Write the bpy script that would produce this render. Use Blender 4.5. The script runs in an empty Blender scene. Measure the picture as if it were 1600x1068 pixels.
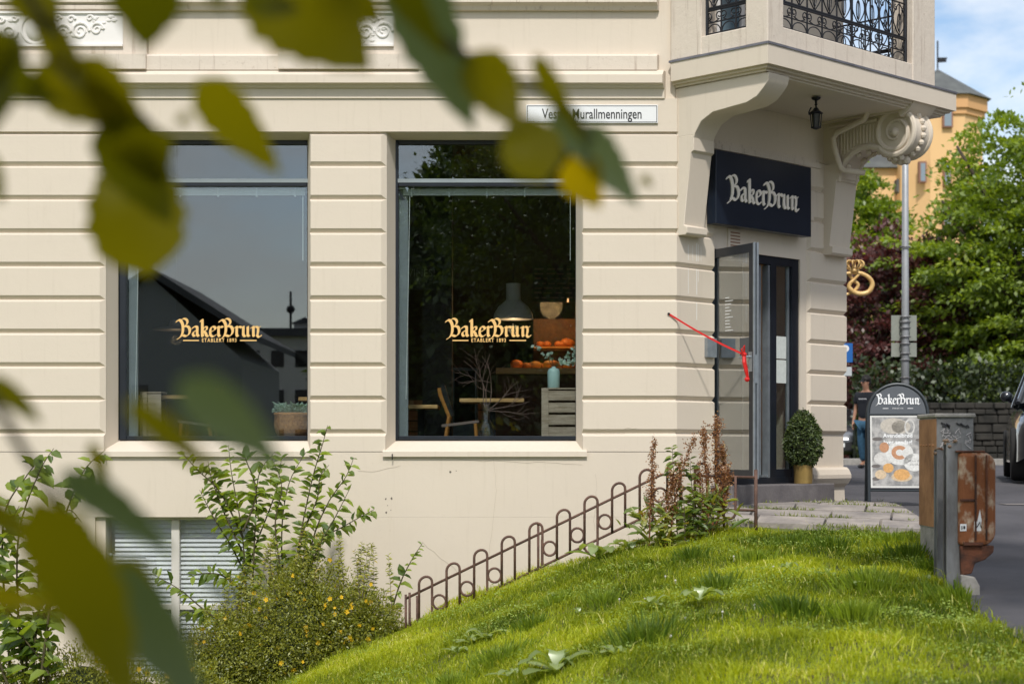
import bpy, math, random
import numpy as np
from mathutils import Vector, Matrix
random.seed(7); rng = np.random.default_rng(7)
R = math.radians
scn = bpy.context.scene
col = scn.collection

# ------------------------------------------------------------------ camera, sky, sun, exposure
F = 2740.0                       # focal length in pixels of the 1600 px wide photograph
cam_d = bpy.data.cameras.new('camera')
cam = bpy.data.objects.new('camera', cam_d); col.objects.link(cam)
cam.location = (0, 0, 0); cam.rotation_euler = (R(90), 0, 0)
cam_d.sensor_width = 36; cam_d.lens = 36 * F / 1600
cam_d.shift_y = (700 - 534) / 1600
cam_d.clip_start = 0.1; cam_d.clip_end = 2000
cam_d.dof.use_dof = True; cam_d.dof.focus_distance = 17.6
cam_d.dof.aperture_fstop = 2.35; cam_d.dof.aperture_blades = 0
scn.camera = cam
scn.render.resolution_x = 1024; scn.render.resolution_y = 683

SUN_EL, SUN_AZ = 50, 2          # degrees; azimuth measured to the left of straight behind the camera
w = bpy.data.worlds.new('World'); scn.world = w; w.use_nodes = True
nt = w.node_tree; nt.nodes.clear()
def N(t, **k):
    n = nt.nodes.new(t)
    for a, b in k.items(): setattr(n, a, b)
    return n
wo = N('ShaderNodeOutputWorld'); bg = N('ShaderNodeBackground'); sky = N('ShaderNodeTexSky')
sky.sky_type = 'NISHITA'; sky.sun_disc = False
sky.sun_elevation = R(SUN_EL); sky.sun_rotation = R(180 + SUN_AZ)
sky.dust_density = 1.0; sky.ozone_density = 1.2; sky.air_density = 1.0
tc = N('ShaderNodeTexCoord'); mp = N('ShaderNodeMapping'); mp.inputs['Scale'].default_value = (1.6, 1.6, 5.0)
cn = N('ShaderNodeTexNoise'); cn.inputs['Scale'].default_value = 1.7; cn.inputs['Detail'].default_value = 9
cn.inputs['Roughness'].default_value = .58; cn.inputs['Distortion'].default_value = .5
cr = N('ShaderNodeValToRGB'); cr.color_ramp.elements[0].position = .36; cr.color_ramp.elements[1].position = .60
cs = N('ShaderNodeMath', operation='MULTIPLY'); cs.inputs[1].default_value = .85
mx = N('ShaderNodeMix', data_type='RGBA')
mx.inputs['B'].default_value = (7.0, 7.0, 6.9, 1)
L = nt.links.new
L(tc.outputs['Generated'], mp.inputs['Vector']); L(mp.outputs['Vector'], cn.inputs['Vector'])
L(cn.outputs['Fac'], cr.inputs['Fac']); L(cr.outputs['Color'], cs.inputs[0]); L(cs.outputs[0], mx.inputs['Factor'])
L(sky.outputs['Color'], mx.inputs['A']); L(mx.outputs['Result'], bg.inputs['Color'])
bg.inputs['Strength'].default_value = .142
L(bg.outputs[0], wo.inputs['Surface'])

sd = bpy.data.lights.new('sun', 'SUN'); sd.energy = 2.8; sd.angle = R(3.5); sd.color = (1, .955, .885)
sun = bpy.data.objects.new('sun', sd); col.objects.link(sun)
sdir = Vector((math.sin(R(SUN_AZ)) * math.cos(R(SUN_EL)), math.cos(R(SUN_AZ)) * math.cos(R(SUN_EL)), -math.sin(R(SUN_EL))))
sun.rotation_euler = sdir.to_track_quat('-Z', 'Y').to_euler(); sun.location = (0, 0, 30)
scn.view_settings.view_transform = 'Standard'; scn.view_settings.look = 'None'
scn.view_settings.exposure = 0.22; scn.view_settings.gamma = 1
try:
    scn.cycles.max_bounces = 8; scn.cycles.transparent_max_bounces = 16
    scn.cycles.use_denoising = True
except Exception: pass

# ------------------------------------------------------------------ helpers
def P(px, py, Y): return Vector(((px - 800) / F * Y, Y, (700 - py) / F * Y))
def zz(py, Y=18.0): return (700 - py) / F * Y
def xx(px, Y=18.0): return (px - 800) / F * Y
ORG = {}
class MB:
    def __init__(s): s.v = []; s.f = []; s.m = []; s.tint = None
    def add(s, vs, fs, mi=0):
        o = len(s.v); s.v += [tuple(p) for p in vs]; s.f += [tuple(i + o for i in f) for f in fs]; s.m += [mi] * len(fs); return s
    def box(s, x0, x1, y0, y1, z0, z1, mi=0):
        vs = [(x, y, z) for z in (z0, z1) for y in (y0, y1) for x in (x0, x1)]
        return s.add(vs, [(0, 2, 3, 1), (4, 5, 7, 6), (0, 1, 5, 4), (2, 6, 7, 3), (0, 4, 6, 2), (1, 3, 7, 5)], mi)
    def obox(s, o, a, b, c, mi=0):            # corner o and three edge vectors
        o, a, b, c = Vector(o), Vector(a), Vector(b), Vector(c)
        vs = [o, o + a, o + b, o + a + b, o + c, o + a + c, o + b + c, o + a + b + c]
        return s.add(vs, [(0, 2, 3, 1), (4, 5, 7, 6), (0, 1, 5, 4), (2, 6, 7, 3), (0, 4, 6, 2), (1, 3, 7, 5)], mi)
    def bbox(s, x0, x1, y0, y1, z0, z1, b=.01, mi=0):   # box with chamfered edges
        xs = (x0, x0 + b, x1 - b, x1); ys = (y0, y0 + b, y1 - b, y1); zs = (z0, z0 + b, z1 - b, z1)
        import itertools
        pts = {}
        V = []
        def g(i, j, k):
            key = (i, j, k)
            if key not in pts: pts[key] = len(V); V.append((xs[i], ys[j], zs[k]))
            return pts[key]
        fs = []
        for ax, side in itertools.product(range(3), (0, 1)):
            e = 3 if side else 0
            def q(a, c, ax=ax, e=e):
                t = [a, c]; t.insert(ax, e); return g(*t)
            fs.append([q(1, 1), q(2, 1), q(2, 2), q(1, 2)])
        for ax in range(3):
            for s1 in (0, 1):
                for s2 in (0, 1):
                    e1, i1 = (3, 2) if s1 else (0, 1); e2, i2 = (3, 2) if s2 else (0, 1)
                    def q(t, a, c, ax=ax):
                        l = [a, c]; l.insert(ax, t); return g(*l)
                    fs.append([q(1, e1, i2), q(2, e1, i2), q(2, i1, e2), q(1, i1, e2)])
        for sx in (0, 1):
            for sy in (0, 1):
                for sz in (0, 1):
                    E = [3 if t else 0 for t in (sx, sy, sz)]; I = [2 if t else 1 for t in (sx, sy, sz)]
                    fs.append([g(E[0], I[1], I[2]), g(I[0], E[1], I[2]), g(I[0], I[1], E[2])])
        return s.add(V, fs, mi)
    def prism(s, pts, ext, mi=0):
        pts = [Vector(p) for p in pts]; ext = Vector(ext); n = len(pts)
        vs = pts + [p + ext for p in pts]
        fs = [tuple(range(n))[::-1], tuple(range(n, 2 * n))] + [(i, (i + 1) % n, (i + 1) % n + n, i + n) for i in range(n)]
        return s.add(vs, fs, mi)
    def tube(s, pts, r, k=8, mi=0, closed=False):
        pts = [Vector(p) for p in pts]; n = len(pts)
        rs = list(r) if hasattr(r, '__len__') else [r] * n
        vs = []; up = None
        for i, p in enumerate(pts):
            if closed: d = pts[(i + 1) % n] - pts[i - 1]
            else: d = pts[min(i + 1, n - 1)] - pts[max(i - 1, 0)]
            d.normalize() if d.length > 0 else None
            if up is None:
                up = d.orthogonal().normalized()
            up = (up - d * up.dot(d)); up = up.normalized() if up.length > 1e-6 else d.orthogonal().normalized()
            sd_ = d.cross(up)
            for j in range(k):
                a = 2 * math.pi * j / k
                vs.append(p + (up * math.cos(a) + sd_ * math.sin(a)) * rs[i])
        fs = []
        m = n if closed else n - 1
        for i in range(m):
            i2 = (i + 1) % n
            for j in range(k):
                fs.append((i * k + j, i * k + (j + 1) % k, i2 * k + (j + 1) % k, i2 * k + j))
        if not closed: fs += [tuple(range(k))[::-1], tuple(range((n - 1) * k, n * k))]
        return s.add(vs, fs, mi)
    def lathe(s, prof, c=(0, 0, 0), k=24, mi=0, axis='z'):
        vs = []; c = Vector(c)
        for r, z in prof:
            for j in range(k):
                a = 2 * math.pi * j / k
                q = Vector((r * math.cos(a), r * math.sin(a), z))
                if axis == 'y': q = Vector((q.x, q.z, q.y))
                if axis == 'x': q = Vector((q.z, q.x, q.y))
                vs.append(c + q)
        n = len(prof); fs = []
        for i in range(n - 1):
            for j in range(k): fs.append((i * k + j, i * k + (j + 1) % k, (i + 1) * k + (j + 1) % k, (i + 1) * k + j))
        fs += [tuple(range(k))[::-1], tuple(range((n - 1) * k, n * k))]
        return s.add(vs, fs, mi)
    def ball(s, c, r, k=10, sc=(1, 1, 1), mi=0):
        c = Vector(c); vs = [c + Vector((0, 0, -r * sc[2]))]; n = max(4, k // 2)
        for i in range(1, n):
            t = math.pi * i / n
            for j in range(k):
                a = 2 * math.pi * j / k
                vs.append(c + Vector((math.sin(t) * math.cos(a) * r * sc[0], math.sin(t) * math.sin(a) * r * sc[1], -math.cos(t) * r * sc[2])))
        vs.append(c + Vector((0, 0, r * sc[2]))); fs = []
        for j in range(k): fs.append((0, 1 + (j + 1) % k, 1 + j))
        for i in range(n - 2):
            for j in range(k): fs.append((1 + i * k + j, 1 + i * k + (j + 1) % k, 1 + (i + 1) * k + (j + 1) % k, 1 + (i + 1) * k + j))
        t = len(vs) - 1; b = 1 + (n - 2) * k
        for j in range(k): fs.append((b + j, b + (j + 1) % k, t))
        return s.add(vs, fs, mi)
    def sweep(s, prof, path, e0=0., e1=0., mi=0):   # prof: (out, z) from bottom to top; path: plan points; ends drawn in by out*e
        pts = [Vector((a, b)) for a, b in path]; n = len(pts); k = len(prof); vs = []
        for i, p in enumerate(pts):
            d0 = (pts[i] - pts[i - 1]).normalized() if i else None
            d1 = (pts[i + 1] - pts[i]).normalized() if i < n - 1 else None
            nn = [Vector((d.y, -d.x)) for d in (d0, d1) if d is not None]
            if len(nn) == 2:
                m = (nn[0] + nn[1]).normalized(); m = m / m.dot(nn[0])
            else: m = nn[0]
            for o, z in prof:
                q = p + m * o
                if i == 0 and e0: q += d1 * (o * e0)
                if i == n - 1 and e1: q -= d0 * (o * e1)
                vs.append((q.x, q.y, z))
        fs = []
        for i in range(n - 1):
            for j in range(k - 1):
                fs.append((i * k + j, (i + 1) * k + j, (i + 1) * k + j + 1, i * k + j + 1))
        fs += [tuple(range(k)), tuple(range((n - 1) * k, n * k))[::-1]]
        return s.add(vs, fs, mi)
    def build(s, name, mat, parent=None, smooth=False, bevel=0):
        me = bpy.data.meshes.new(name)
        o = Vector(ORG.get(parent.name, (0, 0, 0))) if parent else Vector((0, 0, 0))
        vs = [(a - o.x, b - o.y, c - o.z) for a, b, c in s.v] if o.length else s.v
        me.from_pydata(vs, [], s.f); me.update()
        mats = mat if isinstance(mat, (list, tuple)) else [mat]
        for m in mats: me.materials.append(m)
        if len(mats) > 1: me.polygons.foreach_set('material_index', s.m)
        ob = bpy.data.objects.new(name, me); col.objects.link(ob)
        if smooth is True: me.polygons.foreach_set('use_smooth', [True] * len(me.polygons))
        elif smooth: 
            me.polygons.foreach_set('use_smooth', [True] * len(me.polygons))
            try: me.set_sharp_from_angle(angle=R(smooth))
            except Exception: pass
        if bevel:
            bm_ = ob.modifiers.new('bevel', 'BEVEL'); bm_.width = bevel; bm_.segments = 2; bm_.limit_method = 'ANGLE'
        if parent: ob.parent = parent; ORG[ob.name] = tuple(o)
        return ob
def tag(o, label=None, cat=None, group=None, kind=None):
    if label: o['label'] = label
    if cat: o['category'] = cat
    if group: o['group'] = group
    if kind: o['kind'] = kind
    return o
def thing(name, label, cat, loc=(0, 0, 0), rz=0, group=None, local=False):
    o = bpy.data.objects.new(name, None); col.objects.link(o); o.location = loc; o.rotation_euler = (0, 0, rz)
    o.empty_display_size = .1
    ORG[o.name] = (0, 0, 0) if local or rz else tuple(loc)
    return tag(o, label, cat, group)
def copy_tree(o, parent=None):
    c = o.copy(); col.objects.link(c)
    if parent is not None: c.parent = parent
    for ch in list(o.children): copy_tree(ch, c)
    return c
def leaves(name, mat, parent, Pp, D, U, Ln, W, tint, diamond=False, fold=.25):
    """many leaf-shaped faces in one mesh; every argument an array"""
    n = len(Pp); D = D / np.linalg.norm(D, axis=1)[:, None]
    S = np.cross(D, U); S /= np.maximum(np.linalg.norm(S, axis=1)[:, None], 1e-6); U2 = np.cross(S, D)
    Ln = Ln[:, None]; W = W[:, None]
    o = np.array(ORG.get(parent.name, (0, 0, 0))) if parent else np.zeros(3)
    Pp = Pp - o
    if diamond:
        V = np.stack([Pp, Pp + D * Ln * .45 + S * W * .5 + U2 * W * fold * .5, Pp + D * Ln, Pp + D * Ln * .45 - S * W * .5], 1)
        k = 4; Fq = np.array([[0, 1, 2, 3]])
    else:
        V = np.stack([Pp, Pp + D * Ln * .28 + S * W * .48 + U2 * W * fold, Pp + D * Ln * .66 + S * W * .40 + U2 * W * fold * .7,
                      Pp + D * Ln - U2 * Ln * .10, Pp + D * Ln * .66 - S * W * .40 + U2 * W * fold * .7, Pp + D * Ln * .28 - S * W * .48 + U2 * W * fold], 1)
        k = 6; Fq = np.array([[0, 3, 2, 1], [0, 5, 4, 3]])
    V = V.reshape(-1, 3)
    idx = (Fq[None] + (np.arange(n) * k)[:, None, None]).reshape(-1, 4)
    return rawmesh(name, mat, parent, V, idx, np.repeat(tint, k))
def rawmesh(name, mat, parent, V, idx, tint=None, smooth=False):
    me = bpy.data.meshes.new(name); nf, c = idx.shape
    me.vertices.add(len(V)); me.vertices.foreach_set('co', V.astype(np.float32).ravel())
    me.loops.add(nf * c); me.loops.foreach_set('vertex_index', idx.astype(np.int32).ravel())
    me.polygons.add(nf); me.polygons.foreach_set('loop_start', np.arange(0, nf * c, c, dtype=np.int32))
    try: me.polygons.foreach_set('loop_total', np.full(nf, c, dtype=np.int32))
    except Exception: pass
    if tint is not None:
        a = me.attributes.new('tint', 'FLOAT', 'POINT'); a.data.foreach_set('value', tint.astype(np.float32))
    me.update(calc_edges=True); me.validate()
    if smooth: me.polygons.foreach_set('use_smooth', [True] * len(me.polygons))
    me.materials.append(mat)
    ob = bpy.data.objects.new(name, me); col.objects.link(ob)
    if parent: ob.parent = parent; ORG[ob.name] = ORG.get(parent.name, (0, 0, 0))
    return ob

# ------------------------------------------------------------------ materials
def newmat(name):
    m = bpy.data.materials.new(name); m.use_nodes = True
    return m, m.node_tree, m.node_tree.nodes['Principled BSDF']
def mat(name, c, rough=.6, metal=0, var=0, vscale=3, bump=0, bscale=40, c2=None, spec=.5, stretch=(1, 1, 1), lo=.35, hi=.65, detail=6, emis=0, coat=0):
    m, t, b = newmat(name); b.inputs['Base Color'].default_value = (*c, 1); b.inputs['Roughness'].default_value = rough
    b.inputs['Metallic'].default_value = metal; b.inputs['Specular IOR Level'].default_value = spec
    if coat: b.inputs['Coat Weight'].default_value = coat; b.inputs['Coat Roughness'].default_value = .05
    g = t.nodes.new('ShaderNodeNewGeometry'); mpn = t.nodes.new('ShaderNodeMapping'); mpn.inputs['Scale'].default_value = stretch
    t.links.new(g.outputs['Position'], mpn.inputs['Vector'])
    if var or c2:
        n = t.nodes.new('ShaderNodeTexNoise'); n.inputs['Scale'].default_value = vscale; n.inputs['Detail'].default_value = detail
        n.inputs['Roughness'].default_value = .6
        t.links.new(mpn.outputs[0], n.inputs['Vector'])
        r = t.nodes.new('ShaderNodeValToRGB'); r.color_ramp.elements[0].position = lo; r.color_ramp.elements[1].position = hi
        cc = c2 if c2 else tuple(x * (1 - var) for x in c)
        r.color_ramp.elements[0].color = (*cc, 1); r.color_ramp.elements[1].color = (*c, 1)
        t.links.new(n.outputs['Fac'], r.inputs['Fac']); t.links.new(r.outputs['Color'], b.inputs['Base Color'])
    if bump:
        n2 = t.nodes.new('ShaderNodeTexNoise'); n2.inputs['Scale'].default_value = bscale; n2.inputs['Detail'].default_value = 5
        t.links.new(mpn.outputs[0], n2.inputs['Vector'])
        bu = t.nodes.new('ShaderNodeBump'); bu.inputs['Strength'].default_value = bump; bu.inputs['Distance'].default_value = .01
        t.links.new(n2.outputs['Fac'], bu.inputs['Height']); t.links.new(bu.outputs[0], b.inputs['Normal'])
    if emis: b.inputs['Emission Color'].default_value = (*c, 1); b.inputs['Emission Strength'].default_value = emis
    return m
def leafmat(name, ca, cb, trans=.45, rough=.5, cc=None, glossy=.06, tcol=None):
    """reflecting and translucent leaf; colour runs from ca to cb along the tint attribute"""
    m = bpy.data.materials.new(name); m.use_nodes = True; t = m.node_tree; t.nodes.clear(); l = t.links.new
    at = t.nodes.new('ShaderNodeAttribute'); at.attribute_name = 'tint'
    r = t.nodes.new('ShaderNodeValToRGB'); e = r.color_ramp.elements; e[0].color = (*ca, 1); e[1].color = (*cb, 1)
    if cc: x = e.new(.9); x.color = (*cb, 1); e[2].color = (*cc, 1)
    l(at.outputs['Fac'], r.inputs['Fac'])
    df = t.nodes.new('ShaderNodeBsdfDiffuse'); tr = t.nodes.new('ShaderNodeBsdfTranslucent'); gl = t.nodes.new('ShaderNodeBsdfGlossy')
    gl.inputs['Roughness'].default_value = rough; gl.inputs['Color'].default_value = (.9, .95, .9, 1)
    l(r.outputs['Color'], df.inputs['Color'])
    mu = t.nodes.new('ShaderNodeMix'); mu.data_type = 'RGBA'; mu.blend_type = 'MULTIPLY'; mu.inputs['Factor'].default_value = 1
    mu.inputs['B'].default_value = (*(tcol or (2.0, 1.9, .7)), 1)
    l(r.outputs['Color'], mu.inputs['A']); l(mu.outputs['Result'], tr.inputs['Color'])
    a = t.nodes.new('ShaderNodeMixShader'); a.inputs[0].default_value = trans; l(df.outputs[0], a.inputs[1]); l(tr.outputs[0], a.inputs[2])
    b = t.nodes.new('ShaderNodeMixShader'); b.inputs[0].default_value = glossy; l(a.outputs[0], b.inputs[1]); l(gl.outputs[0], b.inputs[2])
    o = t.nodes.new('ShaderNodeOutputMaterial'); l(b.outputs[0], o.inputs['Surface'])
    return m
def glassmat(name, base=.06, tint=(.88, .91, .91), gain=.9):
    """clear pane: mirror share rises towards grazing view (Schlick), the rest passes straight through"""
    m = bpy.data.materials.new(name); m.use_nodes = True; t = m.node_tree; t.nodes.clear(); l = t.links.new
    tr = t.nodes.new('ShaderNodeBsdfTransparent'); tr.inputs['Color'].default_value = (*tint, 1)
    gl = t.nodes.new('ShaderNodeBsdfGlossy'); gl.inputs['Roughness'].default_value = 0.0; gl.inputs['Color'].default_value = (.95, .98, 1, 1)
    lw_ = t.nodes.new('ShaderNodeLayerWeight'); lw_.inputs['Blend'].default_value = .5
    pw = t.nodes.new('ShaderNodeMath'); pw.operation = 'POWER'; pw.inputs[1].default_value = 4.0
    mu = t.nodes.new('ShaderNodeMath'); mu.operation = 'MULTIPLY_ADD'; mu.inputs[1].default_value = gain; mu.inputs[2].default_value = base; mu.use_clamp = True
    l(lw_.outputs['Facing'], pw.inputs[0]); l(pw.outputs[0], mu.inputs[0])
    a = t.nodes.new('ShaderNodeMixShader'); l(mu.outputs[0], a.inputs[0]); l(tr.outputs[0], a.inputs[1]); l(gl.outputs[0], a.inputs[2])
    o = t.nodes.new('ShaderNodeOutputMaterial'); l(a.outputs[0], o.inputs['Surface'])
    return m
def wallmat(name, c, dirt, amt=.5, bump=.12):
    """painted plaster: faint blotches, fine cracks and vertical weather streaks"""
    m, t, b = newmat(name); l = t.links.new; b.inputs['Roughness'].default_value = .75; b.inputs['Specular IOR Level'].default_value = .25
    g = t.nodes.new('ShaderNodeNewGeometry')
    def noise(sc, scale, det=6, rough=.6):
        mpn = t.nodes.new('ShaderNodeMapping'); mpn.inputs['Scale'].default_value = sc; l(g.outputs['Position'], mpn.inputs['Vector'])
        n = t.nodes.new('ShaderNodeTexNoise'); n.inputs['Scale'].default_value = scale; n.inputs['Detail'].default_value = det
        n.inputs['Roughness'].default_value = rough; l(mpn.outputs[0], n.inputs['Vector']); return n
    def ramp(n, a, z, ca=0., cz=1.):
        r = t.nodes.new('ShaderNodeValToRGB'); r.color_ramp.elements[0].position = a; r.color_ramp.elements[1].position = z
        r.color_ramp.elements[0].color = (ca, ca, ca, 1); r.color_ramp.elements[1].color = (cz, cz, cz, 1); l(n.outputs['Fac'], r.inputs['Fac']); return r
    def mixc(fac, A, B, f=None):
        x = t.nodes.new('ShaderNodeMix'); x.data_type = 'RGBA'
        if isinstance(fac, float): x.inputs['Factor'].default_value = fac
        else: l(fac, x.inputs['Factor'])
        for nm, v in (('A', A), ('B', B)):
            if isinstance(v, tuple): x.inputs[nm].default_value = (*v, 1)
            else: l(v, x.inputs[nm])
        return x.outputs['Result']
    r1 = ramp(noise((1, 1, 1), 1.3), .3, .75, 0, .35 * amt)
    r2 = ramp(noise((9, 9, .55), 1.8, 8, .65), .56, .78, 0, .55 * amt)
    r3 = ramp(noise((1, 1, 1), 22, 8, .7), .60, .72, 0, .35 * amt)
    c_ = mixc(r1.outputs['Color'], c, tuple(x * .84 for x in c))
    c_ = mixc(r2.outputs['Color'], c_, dirt)
    c_ = mixc(r3.outputs['Color'], c_, dirt)
    l(c_, b.inputs['Base Color'])
    n4 = noise((1, 1, 1), 9, 10, .7)
    bu = t.nodes.new('ShaderNodeBump'); bu.inputs['Strength'].default_value = bump; bu.inputs['Distance'].default_value = .02
    l(n4.outputs['Fac'], bu.inputs['Height']); l(bu.outputs[0], b.inputs['Normal'])
    return m
CREAM = (.67, .59, .49)
M = {}
M['wall'] = wallmat('cream_plaster', CREAM, (.50, .43, .34), .6)
M['walld'] = wallmat('cream_plaster_weathered', (.68, .60, .51), (.30, .22, .17), 1.5, .35)
M['relief'] = wallmat('white_relief', (.80, .77, .74), (.55, .52, .48), .4)
M['frame'] = mat('navy_frame', (.012, .016, .024), .35, var=.3, vscale=8)
M['alu'] = mat('grey_aluminium', (.34, .38, .42), .35, .6, var=.2, vscale=10)
M['grey'] = mat('grey_paint', (.25, .29, .31), .5, var=.15)
M['glass'] = glassmat('window_glass', .105)
M['glassd'] = glassmat('door_glass', .17, (.86, .89, .88))
M['glassb'] = glassmat('basement_glass', .09, (.91, .93, .95))
M['iron'] = mat('black_iron', (.014, .015, .02), .45, .3, var=.3)
M['lead'] = mat('lead_flashing', (.20, .20, .23), .5, .3, var=.3, vscale=6)
M['signnavy'] = mat('sign_navy', (.012, .019, .034), .33, var=.12, vscale=4)
M['signface'] = mat('sign_letter', (.80, .74, .66), .6)
M['gold'] = mat('gold_letter', (.80, .50, .18), .5)
M['golds'] = mat('gold_sculpt', (.80, .56, .24), .42, .1, var=.25, vscale=14, c2=(.55, .33, .11))
M['brass'] = mat('brass_pot', (.50, .34, .12), .38, .65, var=.2, vscale=5)
M['white'] = mat('white_enamel', (.78, .79, .80), .3)
M['black'] = mat('black_enamel', (.02, .02, .022), .45)
M['stone'] = mat('step_stone', (.17, .155, .155), .85, c2=(.11, .10, .105), vscale=3, bump=.5, bscale=25)
M['concrete'] = mat('concrete', (.36, .34, .31), .9, c2=(.22, .21, .19), vscale=6, bump=.6, bscale=40)
M['asphalt'] = mat('asphalt', (.088, .084, .092), .85, c2=(.055, .053, .060), vscale=1.2, bump=.5, bscale=120)
M['soil'] = mat('soil_and_turf', (.10, .13, .02), 1, c2=(.10, .075, .035), vscale=2.5, bump=.8, bscale=20, lo=.3, hi=.5)
M['rust'] = mat('rusted_paint', (.50, .40, .29), .85, c2=(.23, .078, .026), vscale=13, bump=.8, bscale=30, lo=.50, hi=.68, stretch=(1, 1, .6), detail=12)
M['rust2'] = mat('dark_rust', (.15, .05, .022), .85, c2=(.035, .017, .012), vscale=9, bump=.7, bscale=30)
M['galv'] = mat('galvanised_steel', (.30, .31, .32), .55, .5, c2=(.13, .12, .12), vscale=7, stretch=(1, 1, .3), bump=.3)
M['brown'] = mat('brown_cabinet', (.42, .21, .095), .75, c2=(.22, .10, .042), vscale=3, bump=.3, bscale=20)
M['cabgrey'] = mat('scuffed_cabinet', (.27, .27, .27), .7, c2=(.12, .12, .12), vscale=7, detail=10)
M['wood'] = mat('pale_wood', (.75, .50, .22), .5, c2=(.50, .29, .11), vscale=5, stretch=(1, 1, 9))
M['wooda'] = mat('amber_wood', (.55, .27, .07), .5, c2=(.40, .17, .04), vscale=5, stretch=(1, 1, 6))
M['crate'] = mat('weathered_crate', (.50, .42, .33), .8, c2=(.33, .26, .19), vscale=6, stretch=(1, 1, 8))
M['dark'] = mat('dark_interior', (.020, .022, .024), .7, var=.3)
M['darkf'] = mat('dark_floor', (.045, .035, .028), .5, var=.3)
M['blk'] = mat('black_leather', (.012, .014, .016), .4)
M['teal'] = mat('pale_teal_ceramic', (.42, .62, .62), .4)
M['red'] = mat('red_ribbon', (.62, .012, .010), .45)
M['fence'] = mat('rusty_brown_fence', (.155, .082, .058), .75, c2=(.075, .040, .030), vscale=12, bump=.4)
M['bark'] = mat('bark', (.10, .075, .055), .95, c2=(.05, .038, .028), vscale=8, bump=.9, bscale=20)
M['stem'] = mat('green_brown_stem', (.085, .07, .03), .8, var=.4, vscale=10)
M['ochre'] = wallmat('ochre_render', (.76, .49, .24), (.5, .3, .15), .3)
M['slate'] = mat('slate_roof', (.075, .08, .082), .8, c2=(.12, .13, .125), vscale=1.0)
M['fieldstone'] = mat('field_stone_shaded', (.042, .038, .032), .95, c2=(.012, .012, .010), vscale=2.2, bump=1, bscale=5)  # shade of the trees is put into the stone colour
M['skin'] = mat('skin', (.42, .22, .14), .55)
M['hair'] = mat('dark_hair', (.012, .009, .008), .6)
M['shirt'] = mat('black_tshirt', (.012, .014, .020), .9)
M['jeans'] = mat('blue_jeans', (.04, .12, .20), .9, var=.3, vscale=20)
M['blue'] = mat('sign_blue', (.01, .12, .42), .4)
M['silver'] = mat('silver_car_paint', (.26, .27, .29), .3, .6, coat=.6)
M['carblack'] = mat('dark_car_paint', (.018, .022, .030), .25, .3, coat=1)
M['cglass'] = mat('car_glass', (.012, .014, .016), .06, spec=.8)
M['tyre'] = mat('tyre_rubber', (.02, .02, .02), .9)
M['rim'] = mat('alloy_rim', (.25, .25, .26), .4, .8)
M['wicker'] = mat('wicker', (.55, .28, .10), .7, c2=(.28, .12, .04), vscale=40, bump=.6, bscale=60)
M['housew'] = wallmat('pale_house', (.75, .72, .68), (.3, .3, .3), .3)
M['houser'] = mat('dark_roof', (.10, .10, .11), .8, var=.3)

# ------------------------------------------------------------------ terrain
HX = [-9, -4.2, -2.44, -1.83, -.975, -.61, 0, .73, 1.22, 1.83, 2.4, 3.2, 4.5]
HZ = [-2.75, -2.62, -2.27, -2.03, -1.68, -1.52, -1.31, -1.06, -.925, -.81, -.80, -.816, -.816]
def T(X, Y):
    X = np.asarray(X, float); Y = np.asarray(Y, float)
    h = (np.interp(X - .12, HX, HZ) + np.interp(X, HX, HZ) + np.interp(X + .12, HX, HZ)) / 3
    z = h + np.interp(Y, [9.5, 13, 16.7, 17.4, 18.4, 20.1, 22.2, 34], [-.50, -.26, 0, .10, .205, .21, .37, .43])
    s = np.clip((Y - 16.85) / .45, 0, 1) * np.clip((1.95 - X) / .4, 0, 1)
    z = z - .60 * s * s * (3 - 2 * s)
    return z
def Tn(X, Y):   # lawn surface with small humps
    return T(X, Y) + .012 * np.sin(X * 2.7 + 1.3 * np.sin(Y * 1.9)) + .028 * np.sin(X * 5.1 + Y * 2.3) * np.sin(Y * 4.3 - X * 1.7) + .014 * np.sin(X * 11 + 1) * np.sin(Y * 9)
def Xe(Y): return np.interp(Y, [0, 12.6, 13.2, 16.8, 17.5], [3.2, 3.22, 3.36, 3.90, 3.98])
def gridmesh(name, xs, ys, fz, m, smooth=True):
    X, Y = np.meshgrid(xs, ys); Z = fz(X, Y); nx, ny = len(xs), len(ys)
    V = np.stack([X, Y, Z], -1).reshape(-1, 3)
    i = np.arange(ny - 1)[:, None] * nx + np.arange(nx - 1)[None]
    idx = np.stack([i, i + 1, i + 1 + nx, i + nx], -1).reshape(-1, 4)
    return rawmesh(name, m, None, V, idx, smooth=smooth)
xs = np.concatenate([np.array([-900, -400, -150, -60, -30, -15]), np.arange(-9, 5, .16), np.array([5, 6, 8, 12, 20, 40, 80, 200, 500, 900])])
ys = np.concatenate([np.array([-900, -300, -120, -60, -30, -10, 0, 4, 7]), np.arange(9, 23, .16), np.array([23, 25, 30, 40, 60, 100, 200, 500, 1500])])
ground = gridmesh('ground', xs, ys, lambda X, Y: T(X, Y) - .03, M['soil']); tag(ground, kind='structure')
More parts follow.
